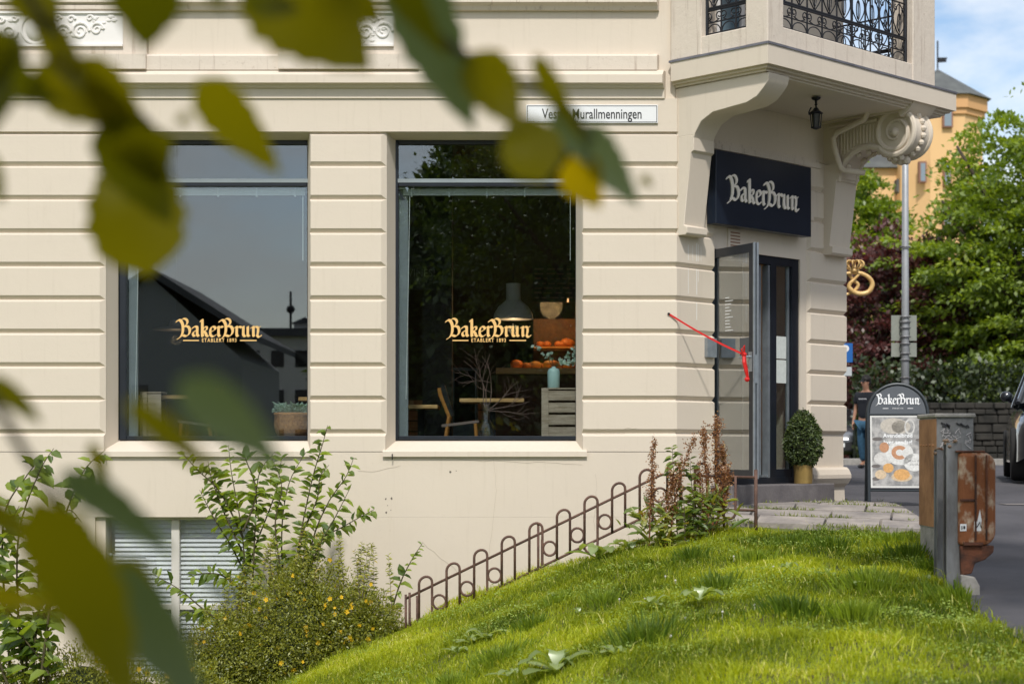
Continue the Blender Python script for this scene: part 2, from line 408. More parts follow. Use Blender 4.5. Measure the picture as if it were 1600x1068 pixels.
# asphalt road to the right of the lawn, reaching round the corner of the house
V = []; I = []
yr = np.concatenate([np.arange(4, 16.9, .4), np.arange(17.0, 24, .5), np.array([26, 30, 36, 41])])
for y in yr:
    xl = float(Xe(y)) + .02 * math.sin(y * 3.1) if y < 17.6 else (1.6 if y < 24 else -2.0)
    for x in np.linspace(xl, 30, 14): V.append((x, y, float(T(x, y)) - .004 if x > 2.4 else float(T(2.4, y)) - .004))
for j in range(len(yr) - 1):
    for i in range(13): a = j * 14 + i; I.append((a, a + 1, a + 15, a + 14))
road = rawmesh('road', M['asphalt'], None, np.array(V), np.array(I), smooth=True); tag(road, kind='structure')
mb = MB(); mb.prism([(x_, y_, Tz0) for x_, y_, Tz0 in [(xx(1560, 19.2), 19.2, float(T(6, 19.2)) + .002), (8.5, 19.0, float(T(6, 19.0)) + .002), (8.5, 18.75, float(T(6, 18.75)) + .002), (xx(1572, 18.95), 18.95, float(T(6, 18.95)) + .002)]], (0, 0, .004)); rp = mb.build('road_patch', mat('pale_repair', (.22, .20, .19), .9, bump=.4)); tag(rp, kind='structure')
# far pavement with kerb in front of the stone wall
mb = MB(); mb.box(4, 60, 41, 45.2, -.6, -.26); mb.build('pavement', M['concrete']); tag(bpy.data.objects['pavement'], kind='structure')
# stone paving by the steps
mb = MB(); ang = R(-14); cu, su = math.cos(ang), math.sin(ang)
for r_ in range(5):
    off = 0
    while off < 2.9:
        wv = random.uniform(.5, .95); dv = .44
        u0, v0 = off, r_ * (dv + .03)
        pts = []
        for a, b in ((u0 + .01, v0), (u0 + wv - .015, v0), (u0 + wv - .015, v0 + dv - .02), (u0 + .01, v0 + dv - .02)):
            X_ = 1.75 + a * cu - b * su; Y_ = 17.3 + a * su + b * cu
            X_ = min(X_, float(Xe(17)) + .12)
            pts.append((X_, Y_, float(T(2.5, Y_)) + .022 + random.uniform(-.006, .006)))
        if pts[1][0] - pts[0][0] > .1: mb.prism([(p[0], p[1], p[2] - .1) for p in pts], (0, 0, .1))
        off += wv
pav = mb.build('paving', mat('paving_stone', (.36, .32, .285), .85, c2=(.20, .18, .17), vscale=4, bump=.5, bscale=30)); tag(pav, kind='structure')

# ------------------------------------------------------------------ the corner building
s2 = math.sqrt(.5); CS = Vector((xx(1055), 18.0, 0)); UL = 3.01
def C(u, n, z): return Vector((CS.x + (u + n) * s2, CS.y + (u - n) * s2, z))
E_ = C(UL, 0, 0); BX = E_.x
def cbox(mb, u0, u1, n0, n1, z0, z1): mb.obox(C(u0, n0, z0), C(u1, n0, z0) - C(u0, n0, z0), C(u0, n1, z0) - C(u0, n0, z0), (0, 0, z1 - z0))
house = thing('corner_building', 'cream plastered corner building with two big shop windows and a balcony over its door', 'building', (0, 18, -.6))
W1 = (xx(165), xx(484)); W2 = (xx(604), xx(909)); WT = zz(208); WB = zz(687, 18.25)
TOPZ = 8.5; YB = 18.42
mb = MB()
mb.box(-9, W1[0], 18, YB, -3.6, TOPZ); mb.box(W1[1], W2[0], 18, YB, -3.6, TOPZ); mb.box(W2[1], CS.x, 18, YB, -3.6, TOPZ)
for a, b in (W1, W2): mb.box(a, b, 18, YB, WT, TOPZ)
mb.box(W2[0], W2[1], 18, YB, -3.6, zz(704))
BW = (xx(150), xx(391)); BT = zz(807); BB = -2.35
mb.box(W1[0], BW[0], 18, YB, -3.6, zz(704)) if BW[0] > W1[0] else None
mb.box(max(W1[0], BW[0]), min(W1[1], BW[1]), 18, YB, BT, zz(704)); mb.box(BW[1], W1[1], 18, YB, -3.6, zz(704)); mb.box(W1[0], BW[1], 18, YB, -3.6, BB)
# chamfer with the doorway, and the side street front
DU0, DU1, DT, DBz = .60, 2.17, 2.10, -.35
cbox(mb, 0, DU0, -.42, 0, -3.0, 3.9); cbox(mb, DU1, UL, -.42, 0, -3.0, 3.9); cbox(mb, DU0, DU1, -.42, 0, DT, 3.9); cbox(mb, DU0, DU1, -.42, 0, -3.0, DBz - .05)
cbox(mb, 0, .45, -.42, 0, 3.9, TOPZ); cbox(mb, 1.35, UL, -.42, 0, 3.9, TOPZ); cbox(mb, .45, 1.35, -.42, 0, 6.3, TOPZ)
mb.prism([(CS.x, 18, -3), (CS.x, YB, -3), tuple(C(0, -.42, -3))], (0, 0, TOPZ + 3))
mb.box(BX - .42, BX, E_.y, 31, -3, TOPZ); mb.prism([tuple(C(UL, 0, -3)), tuple(C(UL, -.42, -3)), (BX - .42, E_.y, -3)], (0, 0, TOPZ + 3))
# splayed reveals beside the windows
for a, b in (W1, W2):
    for z0, z1 in ((zz(704), WT),):
        mb.prism([(a, 18.004, z0), (a + .075, 18.25, z0), (a - .002, 18.25, z0)], (0, 0, z1 - z0))
        mb.prism([(b, 18.004, z0), (b + .002, 18.25, z0), (b - .05, 18.25, z0)], (0, 0, z1 - z0))
    mb.prism([(a, 18.004, WT + .002), (a, 18.26, WT + .002), (a, 18.26, zz(219, 18.25))], (b - a, 0, 0))
mb.build('wall', M['wall'], house)
# banded courses
mb = MB(); D_ = .035
rows = [204 + 52.1 * k for k in range(1, 9)]
def course(y0, y1, path, e0, e1):
    mb.sweep([(-.002, zz(y1)), (D_, zz(y1 - 6.5)), (D_, zz(y0 + 3.5)), (-.002, zz(y0))], path, e0, e1)
def cp(u): q = C(u, 0, 0); return (q.x, q.y)
for k in range(9):
    y0 = 207.5 + 52.1 * k if k else 209; y1 = 207.5 + 52.1 * (k + 1)
    for path, e0, e1 in (([(-9, 18), (W1[0], 18)], 0, 1.5), ([(W1[1], 18), (W2[0], 18)], .4, 1.5), ([(W2[1], 18), (CS.x, 18), cp(DU0)], .4, 0), ([cp(DU1 + .12), cp(UL), (BX, 31)], .9, 0)):
        course(y0, y1, path, e0, e1)
for path, e0, e1 in (([(-9, 18), (W1[0], 18)], 0, .3), ([(W1[1], 18), (W2[0], 18)], .3, .3), ([(W2[1], 18), (CS.x, 18), cp(DU0)], .3, 0)):
    mb.sweep([(-.002, zz(706)), (D_, zz(705.9)), (D_, zz(681)), (-.002, zz(676.6))], path, e0, e1)
mb.sweep([(-.002, BT), (D_, BT + .0), (D_, zz(705)), (-.002, zz(704.9))], [(-9, 18), (CS.x, 18), cp(DU0)])
mb.sweep([(-.002, -3.6), (D_, -3.6), (D_, BT - .001), (-.002, BT)], [(-9, 18), (BW[0], 18)]); mb.sweep([(-.002, -3.6), (D_, -3.6), (D_, BT - .001), (-.002, BT)], [(BW[1], 18), (CS.x, 18), cp(DU0)])
# bulging base under the right pier
zb = -.40
mb.sweep([(-.002, -1.2), (.07, -1.2), (.05, -.75), (.02, -.66), (.01, zb - .04), (.055, zb), (.085, zb + .06), (.085, zb + .10), (.06, zb + .16), (.035, zb + .185), (-.002, zb + .186)], [cp(DU1 + .1), cp(UL), (BX, 31)], .5, 0)
# frieze and cornice
mb.sweep([(-.002, zz(206.5)), (D_, zz(206.5)), (D_, zz(155)), (-.002, zz(155))], [(-9, 18), (CS.x, 18), cp(.2)])
mb.build('stone_course', M['wall'], house)
mb = MB()
mb.sweep([(-.002, zz(155.3)), (.052, zz(155.2)), (.055, zz(141)), (.085, zz(139)), (.10, zz(135.5)), (.155, zz(134)), (.155, zz(121.5)), (.13, zz(119.5)), (.12, zz(117)), (.10, zz(115)), (.085, zz(112.5)), (-.002, zz(112))], [(-9, 18), (xx(1040), 18)], 0, .3)
mb.build('cornice', M['wall'], house, smooth=25)
mb = MB()
mb.sweep([(-.002, zz(112.5)), (.10, zz(112.4)), (.10, zz(91)), (.07, zz(87)), (-.002, zz(86.5))], [(-9, 18), (xx(1030), 18)], 0, .3)
for a, b in ((-9, xx(232)), (xx(437), xx(655))):
    mb.box(a, b, 17.86, 18.0, zz(112), zz(89)); mb.box(a, b, 17.92, 18, zz(90), zz(18))
    mb.box(a, b, 17.90, 18, zz(18), zz(12))
mb.sweep([(-.002, zz(18)), (.05, zz(17.5)), (.07, zz(12)), (.12, zz(8)), (.12, zz(-10)), (-.002, zz(-12))], [(-9, 18), (xx(1030), 18)], 0, .3)
mb.sweep([(-.002, 5.2), (.08, 5.2), (.12, 5.35), (-.002, 5.36)], [(-9, 18), (xx(1030), 18)])
mb.build('upper_moulding', M['walld'], house, smooth=25)
# white plaster relief panels
def spiral(cx, cz, r, turns, sgn=1, n=22):
    return [(cx + r * (1 - .85 * i / n) * math.cos(sgn * turns * 2 * math.pi * i / n), 17.905, cz + r * (1 - .85 * i / n) * math.sin(sgn * turns * 2 * math.pi * i / n)) for i in range(n)]
for pa, pb in ((-75, 195), (447, 616)):
    mb = MB(); a, b = xx(pa), xx(pb); z0, z1 = zz(76), zz(22)
    mb.box(a, b, 17.91, 17.93, z0, z1)
    for e in ((a, b, z0, z0 + .02), (a, b, z1 - .02, z1)): mb.box(e[0], e[1], 17.89, 17.912, e[2], e[3])
    cx, cz = (a + b) / 2, (z0 + z1) / 2
    mb.ball((cx, 17.91, cz), .11, 14, (1, .35, 1.1)); mb.tube([(cx + .15 * math.cos(t), 17.905, cz + .15 * math.sin(t)) for t in np.linspace(0, 2 * math.pi, 20)[:-1]], .014, 6, closed=True)
    for sg in (-1, 1):
        for dx, dz, r, tn in ((.27, -.03, .085, 1.6), (.45, -.02, .095, 1.8), (.62, .0, .07, 1.5), (.36, .10, .04, 1.2), (.55, .11, .035, 1.2), (.22, .11, .035, 1.1)):
            if dx < (b - a) / 2 - .07: mb.tube(spiral(cx + sg * dx, cz + dz, r, tn, sg), [.015 * (1 - .5 * i / 22) for i in range(22)], 6)
        for k in range(14):
            x = cx + sg * random.uniform(.18, max(.3, (b - a) / 2 - .08)); z = cz + random.uniform(-.12, .13)
            mb.ball((x, 17.91, z), random.uniform(.014, .03), 8, (1.4, .6, .8))
    o = mb.build('relief_panel', M['relief'], house, smooth=40)
# window sills
for (a, b), (pa, pb) in ((W1, (150, 489)), (W2, (598, 917))):
    mb = MB(); x0, x1 = xx(pa, 17.95), xx(pb, 17.95)
    mb.prism([(x0, 17.93, zz(713)), (x0, 18.30, zz(713)), (x0, 18.30, zz(687, 18.25) + .001), (x0, 17.94, zz(704, 17.95)), (x0, 17.93, zz(705, 17.95))], (x1 - x0, 0, 0))
    mb.build('window_sill', M['wall'], house)
    mb = MB(); X_ = x0 + .10
    mb.tube([(X_, 17.95, zz(709)), (X_, 17.915, zz(709.5)), (X_, 17.905, zz(714)), (X_, 17.92, zz(717))], .006, 6)
    mb.build('iron_hook', M['iron'], house)
for px, py, r_ in ((603, 779, .012), (612, 778, .014), (604, 800, .013), (606, 789, .007), (704, 737, .016), (713, 735, .006), (611, 796, .006)):
    mb = MB(); a_ = [random.uniform(.6, 1.2) * r_ for _ in range(9)]
    mb.prism([(xx(px) + a_[k] * .7 * math.cos(k * .698), 17.9635, zz(py) + a_[k] * math.sin(k * .698)) for k in range(9)], (0, .002, 0)); mb.build('plaster_scar', mat('bare_plaster', (.20, .17, .14), .9, var=.5, vscale=60), house)
mb = MB()
def crack(x, z, n_, dx, dz, yy=17.9635, r_=.0016):
    p = [(x, yy, z)]
    for i in range(n_): p.append((p[-1][0] + dx + random.uniform(-.012, .012), yy, p[-1][2] + dz + random.uniform(-.012, .012)))
    MB.tube(mb, p, r_, 4)
crack(xx(771), zz(716), 16, 0, -.06); crack(xx(604), zz(716), 22, .09, .0); crack(xx(560), zz(735), 9, .05, .008); crack(xx(660), zz(845), 12, .03, -.03); crack(xx(930), zz(740), 12, 0, -.05); crack(xx(915), zz(672), 14, .04, 0)
mb.build('plaster_crack', mat('crack_line', (.48, .42, .34), .9), house)  # cracks drawn as thin lines darker than the plaster
mb = MB()
for px, a_, b_, w_ in ((1071, 384, 470, .006), (1084, 380, 500, .010), (1087, 382, 440, .005), (1078, 384, 420, .004), (1091, 384, 415, .004)):
    t_ = (18 * (px - 800) / F - CS.x) / (1 - (px - 800) / F); u_ = t_ / s2
    for k in range(3, 6):
        lo, hi = 207.5 + 52.1 * k + 4.5, 207.5 + 52.1 * (k + 1) - 7.5; lo, hi = max(lo, a_), min(hi, b_)
        if hi - lo > 6: mb.obox(C(u_, .0352, zz(hi, 18.2)), C(w_, 0, 0) - C(0, 0, 0), C(0, .0015, 0) - C(0, 0, 0), (0, 0, zz(lo, 18.2) - zz(hi, 18.2)))
mb.build('paint_drip', mat('white_drip', (.78, .76, .73), .7), house)
# shop windows
def shop_window(pl, pr, inner_l):
    Yf = 18.25
    x0, x1 = xx(pl, Yf), xx(pr, Yf); zt = zz(218, Yf); zb_ = zz(687, Yf); zm0, zm1 = zz(291, Yf), zz(282, Yf); t = .055
    mb = MB()
    mb.bbox(x0, x0 + .075, Yf, Yf + .09, zb_, zt, .006); mb.bbox(x1 - t, x1, Yf, Yf + .09, zb_, zt, .006)
    mb.bbox(x0 + .075, x1 - t, Yf + .004, Yf + .086, zt - .05, zt, .006); mb.bbox(x0 + .075, x1 - t, Yf + .004, Yf + .086, zb_, zb_ + .042, .006)
    mb.bbox(x0 + .075, x1 - t, Yf + .006, Yf + .084, zm0, zm1 - .02, .006)
    fr = mb.build('window_frame', M['frame'], house)
    mb = MB(); mb.box(x0 + .07, x1 - t + .01, Yf - .004, Yf + .003, zm1 - .022, zm1 + .018); mb.box(x0 + .075, x0 + .17, Yf + .12, Yf + .16, zb_ + .03, zm0)
    mb.build('metal_strip', M['grey'], fr)
    for z0, z1 in ((zb_ + .04, zm0), (zm1 - .02, zt - .05)):
        mb = MB(); mb.box(x0 + .07, x1 - t + .005, Yf + .040, Yf + .046, z0, z1); mb.build('pane', M['glass'], fr)
    mb = MB(); zc = zm0 - .012
    for k in range(5): mb.box(x0 + .12, x1 - .09, Yf + .10, Yf + .135, zc - .014 * k - .010, zc - .014 * k)
    for k in range(5):
        X_ = x0 + .2 + k * (x1 - x0 - .4) / 4; mb.box(X_, X_ + .015, Yf + .095, Yf + .14, zc - .08, zc + .005)
    mb.tube([(x0 + .19, Yf + .10, zc), (x0 + .17, Yf + .10, zc - 1.2), (x0 + .15, Yf + .10, zc - 2.2)], .004, 5)
    mb.tube([(x1 - .11, Yf + .10, zc), (x1 - .11, Yf + .10, zc - .75)], .0035, 5)
    mb.build('roller_blind', mat('blind_slats', (.75, .80, .80), .5), fr)
    return fr
wf1 = shop_window(186, 488, 1); wf2 = shop_window(611, 908, 1)
# basement window with horizontal blind
mb = MB(); Yf = 18.10; x0, x1 = xx(150, 18), xx(391, 18)
mb.bbox(x0, x0 + .10, Yf - .06, Yf + .06, BB, BT, .008); mb.bbox(x1 - .035, x1, Yf, Yf + .06, BB, BT, .006); mb.bbox(x0 + .10, x1 - .035, Yf, Yf + .06, BT - .035, BT - .001, .006)
mb.bbox(xx(268, Yf), xx(281, Yf), Yf - .02, Yf + .05, BB, BT - .035, .006)
for a, b in ((x0 + .10, xx(268, Yf)), (xx(281, Yf), x1 - .035)): mb.bbox(a, b, Yf - .01, Yf + .05, zz(952, Yf), zz(943, Yf), .005)
mb.bbox(x0, x1, Yf - .05, Yf + .06, BB - .06, BB, .006)
bf = mb.build('basement_window', mat('white_window_paint', (.66, .63, .58), .5, var=.1), house)
mb = MB(); mb.box(x0 + .10, x1 - .035, Yf + .025, Yf + .03, BB, BT - .035); mb.build('pane', M['glassb'], bf)
mb = MB(); z = BT - .04
while z > BB: 
    mb.prism([(x0 + .16, Yf + .048, z - .034), (x0 + .16, Yf + .070, z), (x0 + .16, Yf + .072, z - .0), (x0 + .16, Yf + .051, z - .036)], (x1 - x0 - .2, 0, 0)); z -= .047
mb.box(x0, x1, Yf + .20, Yf + .24, BB, BT)
mb.build('venetian_blind', mat('white_blind', (.84, .83, .80), .5), bf)
mb = MB(); mb.tube([(xx(172), Yf - .02, zz(869)), (xx(225), Yf - .02, zz(871))], .010, 6); mb.ball((xx(171), Yf - .04, zz(867)), .022); mb.build('latch', M['grey'], bf)
# doorway: frame, fixed light, open leaf
def cpan(mb, u0, u1, n0, n1, z0, z1): cbox(mb, u0, u1, n0, n1, z0, z1)
dz0 = DBz - .04
mb = MB()
cpan(mb, DU0, DU0 + .10, -.12, -.02, dz0, DT); cpan(mb, DU1 - .12, DU1, -.12, -.02, dz0, DT); cpan(mb, DU0 + .10, DU1 - .12, -.12, -.022, DT - .09, DT)
cpan(mb, 1.66, 1.76, -.12, -.022, dz0, DT - .09); cpan(mb, DU0 + .1, DU1 - .12, -.12, -.01, dz0, dz0 + .07); cpan(mb, 1.76, DU1 - .12, -.115, -.026, dz0 + .07, dz0 + .16)
df = mb.build('door_frame', M['frame'], house)
mb = MB(); cpan(mb, 1.62, 1.655, -.11, -.03, dz0 + .07, DT - .1); cpan(mb, 1.52, 1.56, -.14, -.08, dz0 + .07, DT - .1); cpan(mb, 1.52, 1.655, -.12, -.04, dz0 + .075, dz0 + .10)
cpan(mb, DU0 + .105, DU0 + .135, -.12, -.015, dz0 + .07, DT - .1); cpan(mb, 2.02, 2.035, -.09, -.05, dz0 + .16, DT - .09)
mb.build('metal_track', M['alu'], df)
mb = MB(); cpan(mb, 1.76, DU1 - .12, -.072, -.066, dz0 + .16, DT - .09); mb.build('side_light', M['glassd'], df)
mb = MB(); cpan(mb, 1.78, 1.99, -.060, -.058, .99, 1.235); cpan(mb, 1.78, 1.99, -.060, -.058, .72, .975)
mb.build('paper_notice', mat('paper', (.62, .66, .63), .7, var=.12, vscale=30), df)
# stone threshold
hp = C(DU0 + .06, -.05, 0); fe = P(1181.5, 380, 17.79); fe.z = 0
ld = (fe - hp); lw = ld.length; ld.normalize(); ln = Vector((ld.y, -ld.x, 0)); 
if ln.dot(-fe) < 0: ln = -ln                      # towards the camera
def lbox(mb, a0, a1, t0, t1, z0, z1): mb.obox(hp + ld * a0 + ln * t0 + Vector((0, 0, z0)), ld * (a1 - a0), ln * (t1 - t0), (0, 0, z1 - z0))
lz0, lz1 = -.31, 2.085
mb = MB(); lbox(mb, 0, .05, -.025, .025, lz0, lz1); lbox(mb, lw - .09, lw - .012, -.025, .025, lz0, lz1)
lbox(mb, .05, lw - .09, -.024, .024, lz1 - .09, lz1); lbox(mb, .05, lw - .09, -.024, .024, lz0, lz0 + .09)
leaf_ = mb.build('door', M['frame'], house)
mb = MB(); lbox(mb, .05, lw - .09, -.003, .003, lz0 + .09, lz1 - .09); mb.build('pane', glassmat('leaf_glass', .27, (.86, .89, .88)), leaf_)
mb = MB(); lbox(mb, lw - .012, lw, -.032, -.008, lz0, lz1 + .004); lbox(mb, lw - .012, lw, .008, .032, lz0, lz1 + .004); lbox(mb, lw - .004, lw + .006, -.02, .02, .66, .95); mb.build('edge_strip', M['alu'], leaf_)
mb = MB(); a = lw - .055
mb.tube([hp + ld * a + ln * .03 + Vector((0, 0, .93)), hp + ld * a + ln * .08 + Vector((0, 0, .93)), hp + ld * (a - .12) + ln * .085 + Vector((0, 0, .93))], .011, 8)
lbox(mb, lw - .09, lw - .03, .025, .032, .78, .98); mb.build('handle', M['alu'], leaf_)
mb = MB(); lbox(mb, lw - .26, lw - .10, .006, .02, .93, 1.13); mb.build('door_plate', mat('dark_plate', (.08, .085, .09), .6), leaf_)
mb = MB()
for k in range(11): lbox(mb, .26, .26 + random.uniform(.06, .14), .005, .007, 1.22 + k * .034, 1.228 + k * .034)
mb.build('white_print', M['white'], leaf_)
# step
mb = MB(); zs1 = -.388
mb.prism([C(DU0 - .08, .005, -1.2), C(DU0 - .08, .33, -1.2), C(2.36, .33, -1.2), C(2.36, .005, -1.2), C(2.1, -.12, -1.2), C(DU0, -.12, -1.2)], (0, 0, 1.2 + zs1))
mb.build('doorstep', M['stone'], house, bevel=.012)
# recessed fascia and small vent over the door, plates on the wall
mb = MB(); cpan(mb, .44, 2.50, 0, .05, 3.14, 3.20); cpan(mb, .44, 2.50, .0, .025, 3.2, 3.24)
mb.build('lintel', M['walld'], house)
mb = MB()
cpan(mb, .86, 1.10, .0, .0146, 2.125, 2.33); av = mb.build('air_vent', M['wall'], house)
mb = MB()
for k in range(5): cpan(mb, .90, 1.06, .0147, .020, 2.15 + k * .034, 2.163 + k * .034)
mb.build('vent_slot', mat('vent', (.30, .17, .11), .7), av)
mb = MB(); cpan(mb, .435, .59, .035, .075, .95, 1.15); mb.build('intercom', M['alu'], house)
# right junction box on the wall
mb = MB(); cpan(mb, 2.30, 2.36, .0, .05, 2.55, 2.70); mb.tube([C(2.33, .012, 3.1), C(2.33, .012, 2.70)], .006, 5); mb.tube([C(2.33, .012, 2.55), C(2.33, .012, 2.36)], .006, 5); mb.build('junction_box', M['wall'], house)

# ------------------------------------------------------------------ balcony
nF = 1.248; uL, uR = -.095, 3.37; zS0, zS1 = 3.745, 3.935
mb = MB()
pl = [(xx(1035), 18.0), tuple(C(uL, nF, 0))[:2], tuple(C(uR, nF, 0))[:2], tuple(C(uR, -.38, 0))[:2]]
def Cxy(u, n): q = C(u, n, 0); return (q.x, q.y)
slab = [Cxy(uL, 0 + .02), Cxy(uL, nF), Cxy(uR, nF), Cxy(uR, -.6), Cxy(uL + .5, -.1)]
mb.prism([(a, b, zS0) for a, b in slab], (0, 0, zS1 - zS0))
def inset(d): return [Cxy(uL + d, .0), Cxy(uL + d, nF - d), Cxy(uR - d, nF - d), Cxy(uR - d, -.55), Cxy(uL + .5, -.1)]
for d, z in ((.05, .025), (.09, .05), (.12, .07)): mb.prism([(a, b, zS0 - z) for a, b in inset(d)], (0, 0, .0299))
balc = mb.build('balcony', M['wall'], house)
mb = MB(); lead = [Cxy(uL - .01, 0), Cxy(uL - .01, nF + .01), Cxy(uR + .01, nF + .01), Cxy(uR + .01, -.6), Cxy(uL + .5, -.1)]
mb.prism([(a, b, zS1) for a, b in lead], (0, 0, .022)); mb.build('lead_edge', M['lead'], balc)
mb = MB(); k0 = zS1 + .022
kt = k0 + .19; d = .03; tk = .14; UP = 2.96
cpan(mb, uL + d, uL + d + tk, 0, nF - d, k0, kt); cpan(mb, uL + d + tk, UP, nF - d - tk, nF - d, k0, kt); cpan(mb, UP - tk, UP, -.5, nF - d - tk, k0, kt - .02)
mb.build('kerb', M['walld'], balc, bevel=.01)
for u0, u1, n0, n1 in ((uL + .02, uL + .28, nF - .29, nF - .02), (UP - .44, UP + .005, nF - .30, nF - .02), (uL + .02, uL + .28, -.0, .40), (UP - .26, UP + .005, -.5, -.25)):
    mb = MB(); cpan(mb, u0, u1, n0, n1, k0 + .001, 6.5); mb.build('post', M['walld'], balc, bevel=.012)
mb = MB(); mb.prism([(a, b, 6.5) for a, b in slab], (0, 0, .25)); mb.build('roof_slab', M['wall'], balc)
def railing(A, B, n, name='railing'):
    """wrought iron panel from plan point A to B with n bays"""
    mb = MB(); A = Vector(A); B = Vector(B); dd = (B - A) / n; z0 = kt + .03; w = dd.length
    def q(t, z): p = A + (B - A) * t; return Vector((p.x, p.y, z))
    for z, r in ((z0, .007), (z0 + .11, .008), (z0 + .235, .013), (z0 + .255, .013), (z0 + .62, .010), (z0 + .92, .016)): mb.tube([q(0, z), q(1, z)], r, 6)
    for t in (0.004, .996): mb.tube([q(t, z0 - .03), q(t, z0 + .93)], .02, 6)
    def loc(i, fx, z): p = A + dd * (i + fx); return Vector((p.x, p.y, z))
    for i in range(n):
        if i: mb.tube([loc(i, 0, z0), loc(i, 0, z0 + .92)], .009, 6)
        mb.tube([loc(i, .5 - .46 * math.cos(a), z0 + .004 + .085 * math.sin(a)) for a in np.linspace(0, math.pi, 11)], .0065, 5)
        for sg in (-1, 1):       # C scrolls between the lower rails
            cx = .5 + sg * .36; c = []
            for a in np.linspace(0, 1, 18):
                th = R(-90) + a * R(420); rr = .042 * (1 - .62 * a)
                c.append(loc(i, cx - sg * math.cos(th) * rr / w * 1.0, z0 + .175 + math.sin(th) * rr))
            mb.tube(c, .0065, 5)
            mb.tube([loc(i, .5 + sg * .06, z0 + .11), loc(i, .5 + sg * .25, z0 + .125), loc(i, cx + sg * .02, z0 + .134)], .006, 5)
        # upper ornament: pointed loops and long S scrolls
        mb.tube([loc(i, .5 + .13 * math.sin(a) * 1.0, z0 + .40 - .10 * math.cos(a)) for a in np.linspace(0, 2 * math.pi, 15)[:-1]], .006, 5, closed=True)
        mb.tube([loc(i, .5, z0 + .26), loc(i, .5, z0 + .62)], .006, 5)
        for sg in (-1, 1):
            mb.tube([loc(i, .5 + sg * (.05 + .40 * math.sin(a)), z0 + .27 + .33 * a / math.pi) for a in np.linspace(0, math.pi, 12)], .0065, 5)
            c = []
            for a in np.linspace(0, 1, 14):
                th = R(90) + a * R(380); rr = .035 * (1 - .6 * a); c.append(loc(i, .5 + sg * (.27 - math.cos(th) * rr / w), z0 + .55 + math.sin(th) * rr))
            mb.tube(c, .006, 5)
    return mb.build(name, M['iron'], balc)
railing(Cxy(uL + .11, .40), Cxy(uL + .11, nF - .29), 3); railing(Cxy(uL + .28, nF - .11), Cxy(UP - .44, nF - .11), 9); railing(Cxy(UP - .11, nF - .30), Cxy(UP - .11, -.25), 5)
mb = MB(); cpan(mb, .45, 1.35, -.20, -.17, 3.95, 6.3); fd = mb.build('balcony_door', mat('dusk_blue_glass', (.10, .16, .20), .12), balc)
mb = MB()
for u in (.45, .88, 1.29): cpan(mb, u, u + .06, -.17, -.14, 3.95, 6.3)
mb.build('frame', M['relief'], fd)
# brackets: left plain S curve, right scrolled console
def corbel(mb, u0, w_):
    prof = [(0, 2.18), (.13, 2.18), (.15, 2.20), (.15, 2.265), (.11, 2.28), (.205, 3.01), (.24, 3.03), (.24, 3.16), (.21, 3.19), (0, 3.19)]
    a = [C(u0, n, z) for n, z in prof]; mb.prism(a, C(u0 + w_, 0, 0) - C(u0, 0, 0))
mb = MB(); corbel(mb, .005, .335)
S = [(0, 3.185)]
for px, py in ((1081, 226), (1085, 208), (1095, 189), (1113, 175), (1141, 167), (1166, 160), (1182, 150), (1192, 137), (1197, 124)):
    p = (px - 800) / F; l = (18 * p - CS.x) / (1 + p); S.append((l / s2, (700 - py) / F * (18 - l)))
S[1:1] = [(S[1][0], 3.186)]
S[-1] = (1.17, 3.60); S += [(1.19, 3.68), (0, 3.68)]
a = [C(.005, n, z) for n, z in S]; mb.prism(a, C(.33, 0, 0) - C(0, 0, 0))
mb.build('bracket', M['wall'], balc, smooth=35, bevel=.006)
mb = MB(); ub, wb = 2.573, .40
corbel(mb, ub, wb)
Q = [(0, 2.95), (.22, 3.0), (.25, 3.10), (.30, 3.20), (.38, 3.275), (.5, 3.315), (.62, 3.32), (.72, 3.29)]
for a in np.linspace(R(-150), R(80), 18): Q.append((.94 + .255 * math.cos(a), 3.455 + .255 * math.sin(a)))
Q += [(1.02, 3.745), (0, 3.745)]
mb.prism([C(ub + .045, n, z) for n, z in Q], C(wb - .09, 0, 0) - C(0, 0, 0))
band = [(.20, 3.0), (.24, 3.12), (.30, 3.22), (.40, 3.295), (.52, 3.335), (.64, 3.335), (.74, 3.30)] + [(.94 + .245 * math.cos(a), 3.455 + .245 * math.sin(a)) for a in np.linspace(R(-145), R(95), 22)]
vol = [(.94 + (.245 - .185 * i / 34) * math.cos(R(95) + i * R(17)), 3.455 + (.245 - .185 * i / 34) * math.sin(R(95) + i * R(17))) for i in range(34)]
for side in (0, 1):
    u = ub + .04 if side == 0 else ub + wb - .04
    mb.tube([C(u, n, z) for n, z in band + vol[1:]], [.034] * len(band) + [.034 - .022 * i / 33 for i in range(33)], 8)
    mb.ball(C(u, .94, 3.455), .05, 10)
    for k in range(15):
        n_ = .16 + k * .042; zl = 3.36 if n_ > .35 else 3.40 - .0
        mb.tube([C(u, n_, np.interp(n_, [.1, .3, .45, .75], [3.22, 3.30, 3.38, 3.38])), C(u, n_, 3.58)], .012, 6)
    mb.tube([C(u, .08, 3.62), C(u, .72, 3.62)], .022, 6)
for a in np.linspace(R(-130), R(75), 13):     # bead row over the front of the scroll
    mb.ball(C(ub + wb / 2, .94 + .262 * math.cos(a), 3.455 + .262 * math.sin(a)), .036, 8)
for k in range(7):
    t = k / 6; n_ = .30 + .40 * t; mb.ball(C(ub + .10 + .2 * (k % 2), n_, np.interp(n_, [.25, .38, .5, .72], [3.10, 3.255, 3.30, 3.27])), .035, 8)
for n_, z_ in ((.80, 3.21), (.86, 3.17), (.93, 3.155), (1.0, 3.155), (.88, 3.215)): mb.ball(C(ub + wb * .45, n_, z_), .05, 8); mb.ball(C(ub + .08, n_, z_ + .02), .035, 8)
